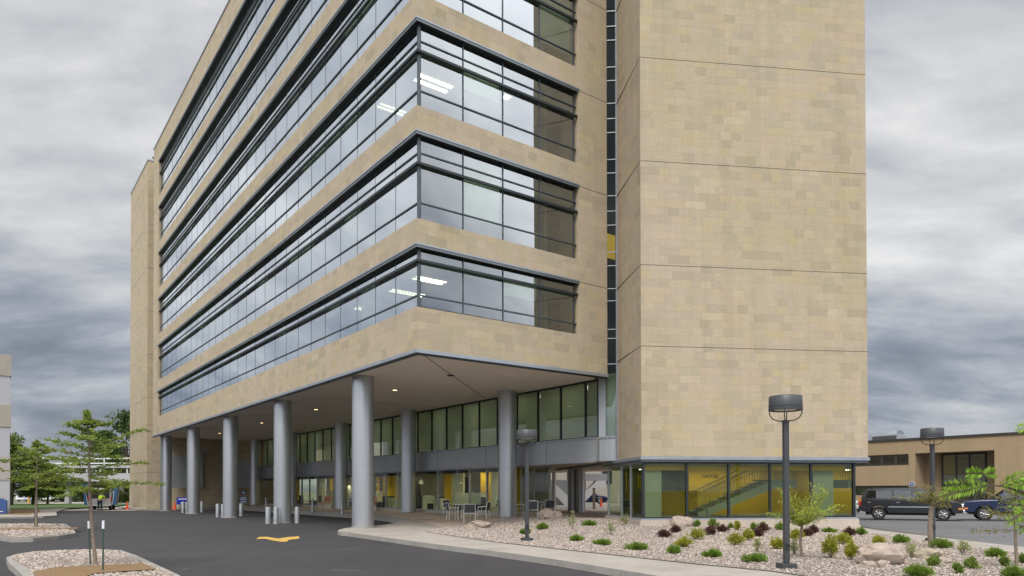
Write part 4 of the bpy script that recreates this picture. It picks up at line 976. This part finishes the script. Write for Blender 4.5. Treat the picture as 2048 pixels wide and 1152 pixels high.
# bollards round the columns
BO=thing('bollard','','bollard',(0,0,0),0,'grey bollards around the canopy columns')
MB().lathe([(.15,0),(.135,.02),(.135,.85),(.12,.89),(.06,.905),(.001,.91)],20).build('post',PANL,BO,smooth=True)
MB().lathe([(.137,.76),(.141,.765),(.141,.79),(.137,.795)],20).build('reveal_band',PANL,BO)
index_kids(BO)
bl=[(536,1046.5,'in front of the second outer column, left one of its front pair'),(552,1047.5,'in front of the second outer column, nearest to the arrow'),(594,1046,'to the right of the second outer column'),
    (435.5,1033.5,'at the left of the third outer column'),(446,1034.5,'in front of the third outer column, close to its foot'),(482.5,1032,'to the right of the third outer column'),
    (366,1025,'at the left of the fourth outer column'),(374.5,1026,'in front of the fourth outer column beside its foot'),(403.5,1024,'to the right of the fourth outer column')]
first=True
for px,py,l in bl:
    q=at(px,py)
    if first: BO.location=(q.x,q.y,0); BO['label']='grey metal bollard '+l; first=False
    else: copy_thing(BO,(q.x,q.y,0),0,'grey metal bollard '+l)
for px,py,l in ((532,1017.5,'thin slate bollard on the inner sidewalk left of the benches'),(625,1023.5,'thin slate bollard on the inner sidewalk before the left bench'),(684,1027.5,'thin slate bollard on the inner kerb beside the inner column')):
    q=at(px,py,.28); t=thing('thin_bollard',l,'bollard',(q.x,q.y,.25),0,'thin bollards along the inner kerb')
    MB().lathe([(.085,0),(.075,.02),(.075,.98),(.05,1.0),(.001,1.0)],14).build('post',PANL,t,smooth=True)
    MB().lathe([(.077,.88),(.081,.885),(.081,.91),(.077,.915)],14).build('reveal_band',TRIM,t)
# signs
q=at(358,1019,.2)
s=thing('blue_sign','bright blue notice board with white lines standing on the far sidewalk beside an orange cone','sign',(q.x,q.y+1.0,.2),.45)
MB().box(-.62,.62,-.03,.03,.42,1.05).build('board',BLUES,s); m=MB(); m.box(-.5,.5,-.04,-.031,.86,.94); m.box(-.3,.5,-.04,-.031,.52,.60); m.build('white_lettering',WHS,s)
MB().box(-.55,-.5,-.02,.02,0,.42).build('leg',ALU,s); MB().box(.5,.55,-.02,.02,0,.42).build('leg',ALU,s)
q=at(487,1014,.25)
s=thing('directional_sign','blue round emblem above a blue and white board near the third outer column','sign',(q.x,q.y,.25),.3)
MB().box(-.02,.02,-.02,.02,0,1.4).build('pole',ALU,s)
MB().cyl((0,-.05,1.38),(0,-.02,1.38),.24,n=20).build('round_panel',BLUED,s)
m=MB(); 
for i in range(3): a=i*PI/3; m.bar((-.15*math.cos(a),-.055,1.38-.15*math.sin(a)),(.15*math.cos(a),-.055,1.38+.15*math.sin(a)),.02,.05)
m.build('emblem',WHS,s)
MB().box(-.36,.36,-.05,-.02,.38,1.02).build('board',BLUED,s); m=MB(); 
for z in (.45,.66,.84): m.box(-.3,.3,-.06,-.051,z,z+.10)
m.build('white_lettering',WHS,s)
def cone(label,p):
    t=thing('traffic_cone',label,'cone',p,0,'orange traffic cones'); MB().lathe([(.17,.03),(.13,.05),(.035,.68),(.001,.70)],16).build('cone_body',CONE,t,smooth=True); MB().box(-.19,.19,-.19,.19,0,.035).build('base',CONE,t)
cone('orange traffic cone in front of the bright blue notice board',tuple(at(349.5,1018.6,.15)))
cone('orange traffic cone at the foot of the far beige block beside the lawn',tuple(at(254.5,1018.5,.15)))
cone('orange traffic cone in the passage in front of the navy car',tuple(at(1202.5,1013,.43)))
yp=at(57.5,1007); t=thing('yellow_post','yellow painted post at the end of the far lawn','post',tuple(yp)); MB().cyl((0,0,0),(0,0,1.7),.17,n=12).lathe([(.17,1.7),(.12,1.8),(.001,1.85)],12).build('post',YELP,t,smooth=True)
pp_=at(1188,1018,.43); t=thing('brown_post','slim brown post in the passage left of the navy car','post',tuple(pp_)); MB().box(-.09,.09,-.09,.09,0,1.5).build('post',BARK,t); MB().box(-.11,.11,-.11,.11,1.5,1.55).build('cap',BARKD,t)
# patio chairs
CH=thing('patio_chair','','chair',(0,0,0),0,'silver patio chairs with dark sling seats')
for sx in (-1,1):
    MB().tube([(sx*.27,.22,0),(sx*.27,.20,.42),(sx*.27,.20,.60)],.016,8).build('leg',ALU,CH,smooth=True)
    MB().tube([(sx*.27,-.26,0),(sx*.27,-.20,.42),(sx*.27,-.30,.86)],.016,8).build('leg',ALU,CH,smooth=True)
    MB().tube([(sx*.27,-.25,.64),(sx*.27,.22,.62)],.02,8).build('armrest',ALU,CH,smooth=True)
m=MB(); m.tube([(-.27,.21,.42),(.27,.21,.42)],.014,8); m.tube([(-.27,-.2,.42),(.27,-.2,.42)],.014,8); m.tube([(-.27,.2,.42),(-.27,-.2,.42)],.014,8); m.tube([(.27,.2,.42),(.27,-.2,.42)],.014,8); m.build('seat_frame',ALU,CH,smooth=True)
MB().box(-.25,.25,-.19,.20,.425,.437).build('seat',SLING,CH)
m=MB(); m.add([(-.25,-.205,.47),(.25,-.205,.47),(.25,-.292,.84),(-.25,-.292,.84),(-.25,-.22,.465),(.25,-.22,.465),(.25,-.307,.835),(-.25,-.307,.835)],[(0,1,2,3),(7,6,5,4),(0,4,5,1),(1,5,6,2),(2,6,7,3),(3,7,4,0)]); m.build('backrest',SLING,CH)
MB().tube([(-.27,-.30,.86),(.27,-.30,.86)],.018,8).build('top_rail',ALU,CH,smooth=True)
index_kids(CH)
def gpp(px,py):
    z=.3
    for _ in range(6):
        q=at(px,py,z); z=gz(q.x,q.y)+.006
    return at(px,py,z)
chs=[(905,1040,-70,'facing right at the left side of the near table'),(939,1044,5,'with its back to the street, front and centre'),(967,1038,75,'facing left at the right side of the near table'),
     (899,1030,-130,'at the back left of the near table'),(946,1026,185,'at the far side of the near table'),(986,1030,100,'standing alone to the left of the big inner column'),
     (1041,1033,-100,'just right of the big inner column'),(1064,1037,0,'half behind the middle lamp pole'),(1096,1033,20,'behind the round boulder at the right end')]
for i,(px,py,rz,l) in enumerate(chs):
    q=gpp(px,py); lab='silver dark sling chair '+l
    if i==0: CH.location=q; CH.rotation_euler=(0,0,R(rz)); CH['label']=lab
    else: copy_thing(CH,q,R(rz),lab)
def table(label,px,py):
    q=gpp(px,py); T=thing('patio_table',label,'table',tuple(q),.5,'round patio tables')
    MB().lathe([(.001,.70),(.50,.70),(.53,.705),(.53,.735),(.001,.74)],32).build('table_top',ALU,T,smooth=True)
    for i in range(4):
        a=i*PI/2+PI/4; MB().tube([(.36*math.cos(a),.36*math.sin(a),0),(.30*math.cos(a),.30*math.sin(a),.70)],.018,8).build('leg',ALU,T,smooth=True)
table('round silver patio table among the chairs left of the inner column',928,1036)
table('round pale patio table between the chairs right of the inner column',1079,1030)
# benches
def bench(label,v,u):
    q=VU(v,u); z=gz(q.x,q.y); T=thing('bench',label,'bench',(q.x,q.y,z),TH-PI/2,'orange wood benches by the lobby glass')
    m=MB()
    for i in range(4): m.box(-.8,.8,-.05+i*.12,.05+i*.12,.43,.46)
    m.build('seat',BENCHW,T); m=MB()
    for i in range(4): m.box(-.8,.8,.45+i*.02,.475+i*.02,.52+i*.11,.61+i*.11)
    m.build('backrest',BENCHW,T)
    for x in (-.65,.65): MB().box(x-.03,x+.03,-.02,.48,0,.43).box(x-.03,x+.03,.46,.50,.43,.9).build('leg',ALU,T)
bench('orange slatted bench by the lobby glass left of the inner column',8.9,31.2)
bench('orange slatted bench half hidden behind the nearest outer column',8.7,22.9)

# ------------------------------------------------------------------ road markings
def mark(name,pts,mat,z,label,cat):
    m=MB(); m.prism([(p[0],p[1]) for p in pts],z,z+.004); return setp(m.build(name,mat),kind='structure')
ar=[at(*p) for p in [(512,1078.6),(519,1074.2),(534,1074),(557,1077.7),(573,1074.8),(598,1073),(599,1077.3),(577,1080.2),(574,1083.6),(563,1084),(544,1081),(530,1077.7)]]
m=MB(); m.prism([(p.x,p.y) for p in ar],.006,.010); setp(m.build('road_arrow',YELP),kind='structure')
for a,b_ in (((1847,1048.5),(2080,1054.5)),((1957,1059.5),(2090,1065)),((1740,1043.5),(2080,1049.5))):
    p=at(*a); q=at(*b_); m=MB(); m.bar((p.x,p.y,.012),(q.x,q.y,.012),.11,.006); setp(m.build('road_line',WHP),kind='structure')
# pale scuffs and seams on the asphalt
for i,(a,b_,w_) in enumerate((((206,1086),(250,1085),.05),((555,1106),(585,1105.5),.05),((675,1098),(712,1097),.05),((660,1140),(720,1142),.04),((340,1100),(352,1101),.06),((365,1140),(380,1138),.05))):
    p=at(*a); q=at(*b_); m=MB(); m.bar((p.x,p.y,.0045),(q.x,q.y,.0045),w_,.003); setp(m.build('asphalt_scuff',P('scuff',(.13,.13,.13),.9,var=.3,vs=8)),kind='structure')

# ------------------------------------------------------------------ boulders
def boulder(label,px,py,wpx,hfrac,mat,seed,dfrac=.7,rz=0,group=None):
    p=gp(px,py); D=p.y; w=wpx/FPX*D; h=w*hfrac
    bm=bmesh.new(); bmesh.ops.create_icosphere(bm,subdivisions=4,radius=1)
    sd_=Vector((seed*3.1,seed*1.7,seed)); 
    for v in bm.verts:
        c=v.co.copy(); c.x=math.copysign(abs(c.x)**.8,c.x); c.z=math.copysign(abs(c.z)**.75,c.z)
        f=1+.30*mnoise.noise(c*1.2+sd_)+.26*abs(mnoise.noise(c*2.2+sd_))-.07+.07*mnoise.noise(c*5+sd_)+.025*mnoise.noise(c*14+sd_)
        v.co=Vector((c.x*w/2*f,c.y*w/2*dfrac*f,c.z*h*.62*f+h*.38))
    me=bpy.data.meshes.new('boulder'); bm.to_mesh(me); bm.free(); me.materials.append(mat)
    me.polygons.foreach_set('use_smooth',[True]*len(me.polygons)); me.set_sharp_from_angle(angle=R(28))
    o=bpy.data.objects.new('boulder',me); COL.objects.link(o); o.location=(p.x,p.y+w*dfrac*.4,p.z-.02); o.rotation_euler=(0,0,rz); setp(o,label,'boulder',group)
boulder('flat reddish boulder in the gravel in front of the near patio table',958,1058,48,.36,BOULD,1)
boulder('rounded pink boulder at the patio edge beside the middle lamp',1102,1042,42,.55,BOULD,2)
boulder('pointed pink boulder against the tower plinth',1366,1059,46,.60,BOULD,3)
boulder('small grey pink stone left of the boulder at the plinth',1337,1056,15,.5,BOULD,4)
boulder('largest long flat topped boulder in the bed at the right',1771,1131,96,.46,BOULD,5,.6,-.15)
boulder('small rounded stone at the left foot of the largest boulder',1740,1137,27,.6,BOULD,6)
boulder('small pink stone in front of the largest boulder',1771,1139,31,.62,BOULD,7)
boulder('low tan boulder behind the street side lamp bush',1864,1118,56,.40,BOULG,8)
boulder('small flat pale stone right of the low tan boulder',1895,1128,30,.42,BOULD,9)

# ------------------------------------------------------------------ vegetation
def leafmesh(name,cent,nrm,size,aspect,mat,parent=None,jit=.35):
    "cent Nx3, nrm Nx3 direction of leaf long axis; one lens shaped leaf of two triangles each"
    n=len(cent); L=np.linalg.norm(nrm,axis=1,keepdims=True); d=nrm/np.maximum(L,1e-6)
    r=rng.normal(size=(n,3)); s=np.cross(d,r); s/=np.maximum(np.linalg.norm(s,axis=1,keepdims=True),1e-6)
    sz=(size*(1+jit*(rng.random(n)*2-1)))[:,None] if np.ndim(size)==0 else size[:,None]
    a=cent-d*sz/2; b=cent+s*sz*aspect/2; c=cent+d*sz/2; e=cent-s*sz*aspect/2
    V=np.stack([a,b,c,e],1).reshape(-1,3); F=(np.array([[0,1,2,3]])+np.arange(n)[:,None]*4)
    me=bpy.data.meshes.new(name); me.vertices.add(4*n); me.vertices.foreach_set('co',V.astype(np.float32).ravel())
    me.loops.add(4*n); me.loops.foreach_set('vertex_index',F.ravel().astype(np.int32)); me.polygons.add(n)
    me.polygons.foreach_set('loop_start',(np.arange(n)*4).astype(np.int32)); me.update(calc_edges=True); me.materials.append(mat)
    o=bpy.data.objects.new(name,me); COL.objects.link(o)
    if parent: o.parent=parent
    return o
def shrub(kind,label,px,py,wpx,hpx,seed=0):
    p=gp(px,py); D=p.y; w=wpx/FPX*D; h=hpx/FPX*D; name,mat,cat={'jun':('juniper',L_JUN,'juniper'),'pur':('barberry_shrub',L_PUR,'shrub'),'yg':('spirea_shrub',L_YG,'shrub'),'grn':('green_shrub',L_GRN,'shrub'),'sage':('young_shrub',L_SAGE,'shrub')}[kind]
    T=thing(name,label,cat,tuple(p),0,{'jun':'low junipers in the gravel','pur':'purple shrubs in the gravel','yg':'yellow green shrubs in the gravel','grn':'small green shrubs in the gravel','sage':'sparse young shrubs in the gravel'}[kind])
    m=MB(); C=[];Dd=[]
    ns={'jun':46,'pur':34,'yg':34,'grn':26,'sage':12}[kind]; per={'jun':46,'pur':34,'yg':30,'grn':30,'sage':16}[kind]
    lsz={'jun':.045,'pur':.040,'yg':.045,'grn':.045,'sage':.045}[kind]
    lob=[(random.uniform(0,2*PI),random.uniform(.7,1.15)) for _ in range(3)]
    for i in range(ns):
        a=random.uniform(0,2*PI); lean=random.random()**.6
        if kind=='jun':
            asym=1+.35*math.cos(a*2+lob[0][0])+.2*math.cos(3*a+lob[1][0]); rr=w/2*lean*asym*.85
            tip=Vector((math.cos(a)*rr,math.sin(a)*rr*.8,h*(.95-.5*lean)*random.uniform(.6,1.15)+.02)); mid_=Vector((tip.x*.5,tip.y*.5,h*.35))
        else:
            rr=w/2*lean*random.uniform(.6,1.2)*(1+.3*math.cos(a*2+lob[0][0])); tip=Vector((math.cos(a)*rr,math.sin(a)*rr,h*(1-.5*lean**2)*random.uniform(.7,1.12))); mid_=Vector((tip.x*.4,tip.y*.4,tip.z*.5))
        if i%3==0 or kind=='sage': m.tube([(tip.x*.05,tip.y*.05,-.02),mid_,tip],[.008,.006,.003] if kind!='sage' else [.008,.006,.004],4)
        for j in range(per):
            t=random.random()**.7; q=mid_*(1-t)+tip*t; off=Vector((random.gauss(0,1),random.gauss(0,1),random.gauss(0,1)))*(w*.05+.012 if kind!='jun' else w*.035+.01)
            c=q+off; 
            if c.z<.01: c.z=.01+random.random()*.03
            C.append(c); dd=(tip-mid_).normalized()*(1.3 if kind=='jun' else .4)+off.normalized()*.8+Vector((0,0,.3)); Dd.append(dd)
    m.build('stems',BARK,T); leafmesh('foliage',np.array(C),np.array(Dd),lsz*(1+D*.012),.38 if kind=='jun' else .62,mat,T)
PL=[('jun','low green juniper behind the middle street lamp base',1052,1070,30,14),('jun','low juniper just right of and behind the middle lamp',1086,1060,34,13),
('jun','low juniper nearest the plinth corner, beside a leggy young shrub',1178,1054,30,14),('jun','low juniper first in the kerbside row, right of the middle lamp',1153,1083,35,12),
('jun','low juniper second in the kerbside row',1205,1091,38,12),('jun','wide low juniper third in the kerbside row',1275,1101,52,15),('jun','low juniper fourth in the kerbside row',1348,1108,42,15),
('jun','low juniper fifth in the kerbside row',1427,1115,46,15),('jun','wide low juniper left of the nearest street lamp base',1510,1125,58,17),('jun','small flat juniper against the right end of the plinth',1658,1066,32,9),
('jun','green juniper behind the largest boulder, right half of a pair',1801,1087,42,17),('jun','green juniper at the foot of the street side lamp',1884,1098,46,20),('jun','large bright juniper cut off by the bottom of the photo below the tan boulder',1836,1156,66,26),
('jun','spreading dark juniper near the street kerb at the right',1991,1115,50,18),('jun','bright juniper at the bottom right corner below the slim sapling',2030,1157,50,24),('jun','juniper at the plinth corner beside the last purple shrub',1722,1072,26,18),
('pur','round purple shrub farthest left, before the pink boulder',1327,1076,26,16),('pur','purple shrub touching the pink plinth boulder',1352,1067,19,16),('pur','broad purple shrub, left of the touching pair',1421,1071,26,19),('pur','broad purple shrub, right of the touching pair',1444,1065,24,14),
('pur','small purple shrub in front of the green one by the plinth',1513,1074,22,15),('pur','round purple shrub behind the nearest lamp, left of its pole',1526,1067,26,18),('pur','purple shrub left of the light green sapling trunk foot',1613,1074,24,16),('pur','purple shrub right of the sapling trunk by the plinth',1627,1067,24,16),('pur','purple shrub at the right end of the plinth',1699,1074,26,18),
('yg','rounded spirea above the fourth kerbside juniper',1369,1096,32,22),('yg','rounded spirea below the purple pair',1393,1080,32,22),('yg','rounded spirea above the fifth kerbside juniper',1471,1092,36,24),('yg','spirea touching the small purple shrub',1497,1082,28,22),
('yg','yellow green spirea directly left of the nearest lamp pole',1556,1100,34,24),('yg','yellow green spirea directly right of the nearest lamp pole',1590,1083,30,24),('yg','tall double spirea with yellow flowers, biggest of its kind',1661,1118,40,48),('yg','spirea stretching from the big flowering one to the purple shrub',1684,1090,34,22),
('yg','narrow yellow topped spirea left of the largest boulder',1703,1122,22,40),('yg','yellow green spirea behind the largest boulder',1758,1091,32,18),('yg','upright spirea at the plinth right of the green shrub',1474,1062,14,20),
('grn','leafy green shrub at the plinth above the purple pair',1425,1058,20,22),('grn','tiny green shrub right of the pink plinth boulder',1394,1056,11,16),('grn','small dark green shrub next to the upright spirea',1462,1058,11,12),('grn','green shrub beyond the purple one behind the nearest lamp',1526,1058,16,14),('grn','small green shrub left of the purple one by the lamp',1507,1060,12,14),
('grn','green shrub against the plinth just left of the nearest lamp pole',1560,1062,18,16),('grn','small green shrub in front of the tan boulder',1868,1134,27,21),('grn','small green shrub lowest at the right bed',1915,1148,20,24),('grn','round green shrub between tan boulder and slim sapling',1944,1139,26,22),('grn','green shrub left of the slim sapling trunk',2008,1135,22,22),('grn','green shrub at the right edge of the photo',2046,1128,16,18),
('sage','leggy young shrub left of the juniper near the patio',1144,1060,24,40),('sage','sparse bare young shrub in open gravel before the passage',1222,1071,32,30),('sage','leafy young shrub at the plinth left corner',1249,1058,30,34),('sage','small sprig beside the tower side glass',1268,1044,12,22),
('sage','sparse upright shrub between the fifth and sixth kerbside junipers',1515,1106,22,32),('sage','sparse upright shrub right of the nearest lamp pole',1588,1111,20,34),('sage','pale sparse shrub right of the largest boulder',1823,1116,30,34),('sage','pale grey shrub near the street kerb right of the lamp',1925,1110,30,36)]
for a in PL: shrub(*a)

def limb(m,p0,d,L,r0,r1,n=6,droop=0,wob=.06):
    pts=[Vector(p0)]; rs=[r0]; d=d.normalized()
    for i in range(1,n+1):
        d=(d+Vector((random.gauss(0,wob),random.gauss(0,wob),random.gauss(0,wob)-droop))).normalized()
        pts.append(pts[-1]+d*L/n); rs.append(r0+(r1-r0)*i/n)
    m.tube(pts,rs,6); return pts
def locust(name,label,cat,p,H,crown,nl,leaf,mat,bark,rt,start=.32,lean=(0,0),flat=True,dens=1.0,group=None,up=(.15,.75),stub=None):
    T=thing(name,label,cat,tuple(p),0,group); m=MB(); C=[];Dd=[]
    top=stub or H; tp=[Vector((lean[0]*t,lean[1]*t,-.05+t*top))+Vector((.03*math.sin(t*5+H),.03*math.cos(t*4),0)) for t in np.linspace(0,1,9)]
    m.tube(tp,[rt*(1-.8*t)+.006 if not stub else rt*(1-.25*t) for t in np.linspace(0,1,9)],8)
    br=MB()
    for i in range(nl):
        t=start+(1-start)*(i+random.random()*.5)/nl if not stub else random.uniform(.9,1.0)
        k=min(7,int(t*8)); b=tp[k].lerp(tp[k+1],min(1,t*8-k)); a=i*2.4+random.uniform(-.4,.4)
        sh=(math.sin(PI*min(1,(t-start)/(1-start)*.75+.28))) if not stub else random.uniform(.6,1)
        L=crown/2*sh*random.uniform(.5,1.25); d=Vector((math.cos(a),math.sin(a),random.uniform(*up)))
        pts=limb(br,b,d,L,rt*.32,.005,6,.03)
        for q0 in range(1,7):
            for s in range(2):
                dd=(pts[q0]-pts[q0-1]).normalized(); side=dd.cross(Vector((0,0,1))).normalized()*(1 if s else -1)
                td=(dd*.5+side*random.uniform(.4,1)+Vector((0,0,random.uniform(-.15,.25)))).normalized(); TL=(.12+.10*L)*random.uniform(.7,1.3)
                e=pts[q0]+td*TL; br.tube([pts[q0],e],[.004,.002],3)
                nn=int(13*dens)
                for j in range(nn):
                    u=random.random(); c=pts[q0].lerp(e,u)+Vector((random.gauss(0,.035),random.gauss(0,.035),random.gauss(0,.018 if flat else .035)))*(1 if flat else 1.2); C.append(c)
                    Dd.append((side*random.choice((-1,1))*.4+td+Vector((random.gauss(0,.5),random.gauss(0,.5),random.gauss(-.15,.25)))))
    m.build('trunk',bark,T,smooth=True); br.build('branches',bark,T,smooth=True); leafmesh('crown',np.array(C),np.array(Dd),leaf,.45,mat,T); return T
p=at(191,1129,.16); locust('young_tree','young honey locust with feathery crown between white tipped stakes on the near island','tree',p,3.35,2.6,26,.066,L_TREE,BARK,.036,.47,lean=(-.22,0),dens=1.9,up=(-.05,.45))
q=at(73,1054,.16); locust('young_tree','young honey locust on the farther parking island with a dense low crown','tree',q,3.9,3.6,26,.10,L_TREE,BARK,.055,.45,dens=1.6,up=(-.05,.5))
p3=gp(1603,1117); locust('sapling','small light green sapling with spreading crown right of the nearest lamp','tree',p3,1.75,2.0,17,.052,L_BRI,BARK,.04,flat=False,dens=1.7,up=(.35,1.9),stub=.88)
p4=gp(1862,1096); locust('sapling','stocky brown twiggy sapling with sparse leaves in front of the street side lamp','tree',p4,2.0,1.9,14,.055,L_OLD,BARK,.075,flat=False,dens=.8,up=(-.2,1.3),stub=1.35)
p5=gp(2033,1137); locust('sapling','slim sapling with thin olive leaves at the right edge above the bright juniper','tree',p5,1.75,1.7,16,.05,L_OLD,BARK,.032,.42,flat=False,dens=.8,up=(-.1,.6))
def stake(label,x,y,h,lean,tipped=True):
    t=thing('tree_stake',label,'stake',(x,y,.13),0,'tree stakes'); MB().tube([(0,0,0),(lean,0,h)],.017,6).build('shaft',STAKE,t)
    if tipped: MB().tube([(lean,0,h),(lean*1.15,0,h+.16)],.024,8).build('white_tip',WHS,t)
a=at(181,1130,.15); stake('green stake with white tip left of the near island tree',a.x,a.y,.82,-.04)
a=at(206,1143,.15); stake('green stake with white tip right of the near island tree',a.x,a.y,.88,0)
a=at(69,1053,.15); stake('plain green stake beside the farther island tree',a.x,a.y,.85,0,False)
tie=thing('tree_tie','green plastic tie between the stakes and trunk of the near island tree','tie',tuple(at(191,1129,.15)+Vector((-.05,0,.78)))); MB().tube([(-.12,-.02,0),(0,.03,.02),(.14,-.05,0)],.008,5).build('tie_strap',STAKE,tie)
# big trees beyond the lot
def bigtree(label,x,y,H,Wc,mat,name='broadleaf_tree',n=5200,ls=.42,base=.22):
    T=thing(name,label,'tree',(x,y,0),0,'trees beyond the parking lot'); m=MB(); m.tube([(0,0,0),(.1,0,H*.3),(0,.1,H*.6)],[H*.03,H*.024,H*.012],8); C=[];Dd=[]
    cl=[]
    for i in range(34):
        z=random.uniform(base,1.0); rr=Wc/2*math.sin(PI*min(.97,max(.12,(z-base)/(1-base)*.82+.16)))*random.uniform(.35,1); a=random.uniform(0,2*PI)
        c=Vector((math.cos(a)*rr,math.sin(a)*rr,z*H*.94)); cl.append((c,random.uniform(.10,.19)*Wc)); 
        if i%3==0: m.tube([(0,0,H*.3),(c.x*.5,c.y*.5,c.z*.75),c],[H*.012,H*.007,.02],5)
    for i in range(n):
        c,r=random.choice(cl); v=Vector((random.gauss(0,1),random.gauss(0,1),random.gauss(0,1))).normalized()*r*random.random()**.4; v.z*=.7; C.append(c+v); Dd.append(v+Vector((random.gauss(0,r),random.gauss(0,r),random.gauss(0,r))))
    m.build('trunk',BARKD,T); leafmesh('crown',np.array(C),np.array(Dd),ls,.6,mat,T)
def bt(label,px,ytop,D,Wc,mat,**k):
    x=(px-1024)/FPX*D; bigtree(label,x,D,EYE+(983-ytop)/FPX*D,Wc,mat,**k)
bt('tall dark green tree rising behind the far beige block',252,815,112,11,L_DARK,n=7000)
bt('dark tree left of the tall one above the footbridge',212,852,118,8,L_DARK)
bt('large green tree directly right of the banded building',22,868,88,7.5,L_MID,n=6500,ls=.34)
bt('green tree right of the large one, in front of the footbridge',66,900,92,6,L_MID,n=5000,ls=.32)
bt('yellowish green tree by the lawn in front of the footbridge',95,925,94,5,L_TREE,n=4000,ls=.3)
bt('green tree behind the footbridge above the white pickup',125,935,130,9,L_MID)
bt('green tree behind the footbridge above the blue car',163,938,128,9,L_DARK)
bt('bushy green tree under the right end of the footbridge',232,948,104,6,L_MID,n=4500,ls=.32,base=.1)
bt('low dark tree behind the van beneath the footbridge',190,950,125,9,L_DARK,base=.1)
# near branch with fern like leaves entering from the right
NB=thing('near_tree','close tree with bright fern like leaves whose branch reaches in from the right edge','tree',(5.2,5.4,.1),0)
m=MB(); m.tube([(0,0,0),(.03,0,1.0),(-.02,.02,2.0),(0,0,3.0)],[.05,.045,.035,.015],8); m.build('trunk',BARK,NB,smooth=True)
def npt(px,py,D): return Vector(((px-1024)/FPX*D,D,EYE+(983-py)/FPX*D))-Vector((5.2,5.4,.1))
C=[];Dd=[];br=MB()
def frond(a,b,droop=.02,n=24,ll=.060):
    pts=[a.lerp(b,t)+Vector((0,0,-droop*t*t)) for t in np.linspace(0,1,7)]; br.tube(pts,[.004,.0035,.003,.003,.002,.002,.0015],4)
    d=(b-a).normalized(); side=Vector((0,-1,0)).cross(d).normalized()
    for i in range(n):
        t=(i+.8)/n; c=a.lerp(b,t)+Vector((0,0,-droop*t*t)); L=ll*math.sin(PI*(.12+.78*t))**.6
        for s in (-1,1):
            dd=(side*s*.85+d*.5+Vector((0,random.gauss(0,.25),0))).normalized(); C.append(c+dd*L*.5); Dd.append(dd*L)
D0=5.0
br.tube([Vector((0,0,1.55)),npt(2110,1020,5.1),npt(2060,992,5.0),npt(2010,975,5.0),npt(1982,972,5.0),npt(1966,950,5.0)],[.014,.010,.008,.006,.005,.003],6)
for a,b_ in (((1982,972),(1880,990)),((1978,972),(1886,968)),((1968,950),(1935,944)),((1966,952),(1990,944)),
             ((2005,974),(2075,958)),((1998,975),(2055,945)),((2020,980),(2080,985)),((2075,1012),(2010,1045)),((2100,1020),(2030,1060)),((2110,1025),(2020,1005)),((2100,860),(2036,853)),((2090,960),(2030,970))):
    frond(npt(*a,D0+random.uniform(-.06,.06)),npt(*b_,D0+random.uniform(-.12,.12)))
for i in range(10):
    a=random.uniform(0,2*PI); z=random.uniform(1.9,3.0); e=Vector((.5+.5*math.cos(a)*.5,math.sin(a)*.6,z+.25)); br.tube([Vector((0,0,z)),e],[.01,.004],5)
    for j in range(4): frond(Vector((0,0,z)).lerp(e,.4+.2*j),Vector((0,0,z)).lerp(e,.4+.2*j)+Vector((random.uniform(.1,.35),random.uniform(-.3,.3),random.uniform(-.05,.15))))
br.tube([Vector((0,0,2.0)),npt(2130,858,5.0),npt(2090,858,5.0)],[.01,.006,.004],5)
br.build('branches',BARKD,NB,smooth=True)
nrm=np.array(Dd); L=np.linalg.norm(nrm,axis=1); leafmesh('crown',np.array(C),nrm,L.copy(),.24,FERN,NB,jit=0)

# drop empties' stray scale of unlabeled ; render settings
SC.render.engine='CYCLES'
SC.cycles.max_bounces=8; SC.cycles.transparent_max_bounces=16; SC.cycles.glossy_bounces=4; SC.cycles.diffuse_bounces=4
SC.cycles.sample_clamp_indirect=4.0
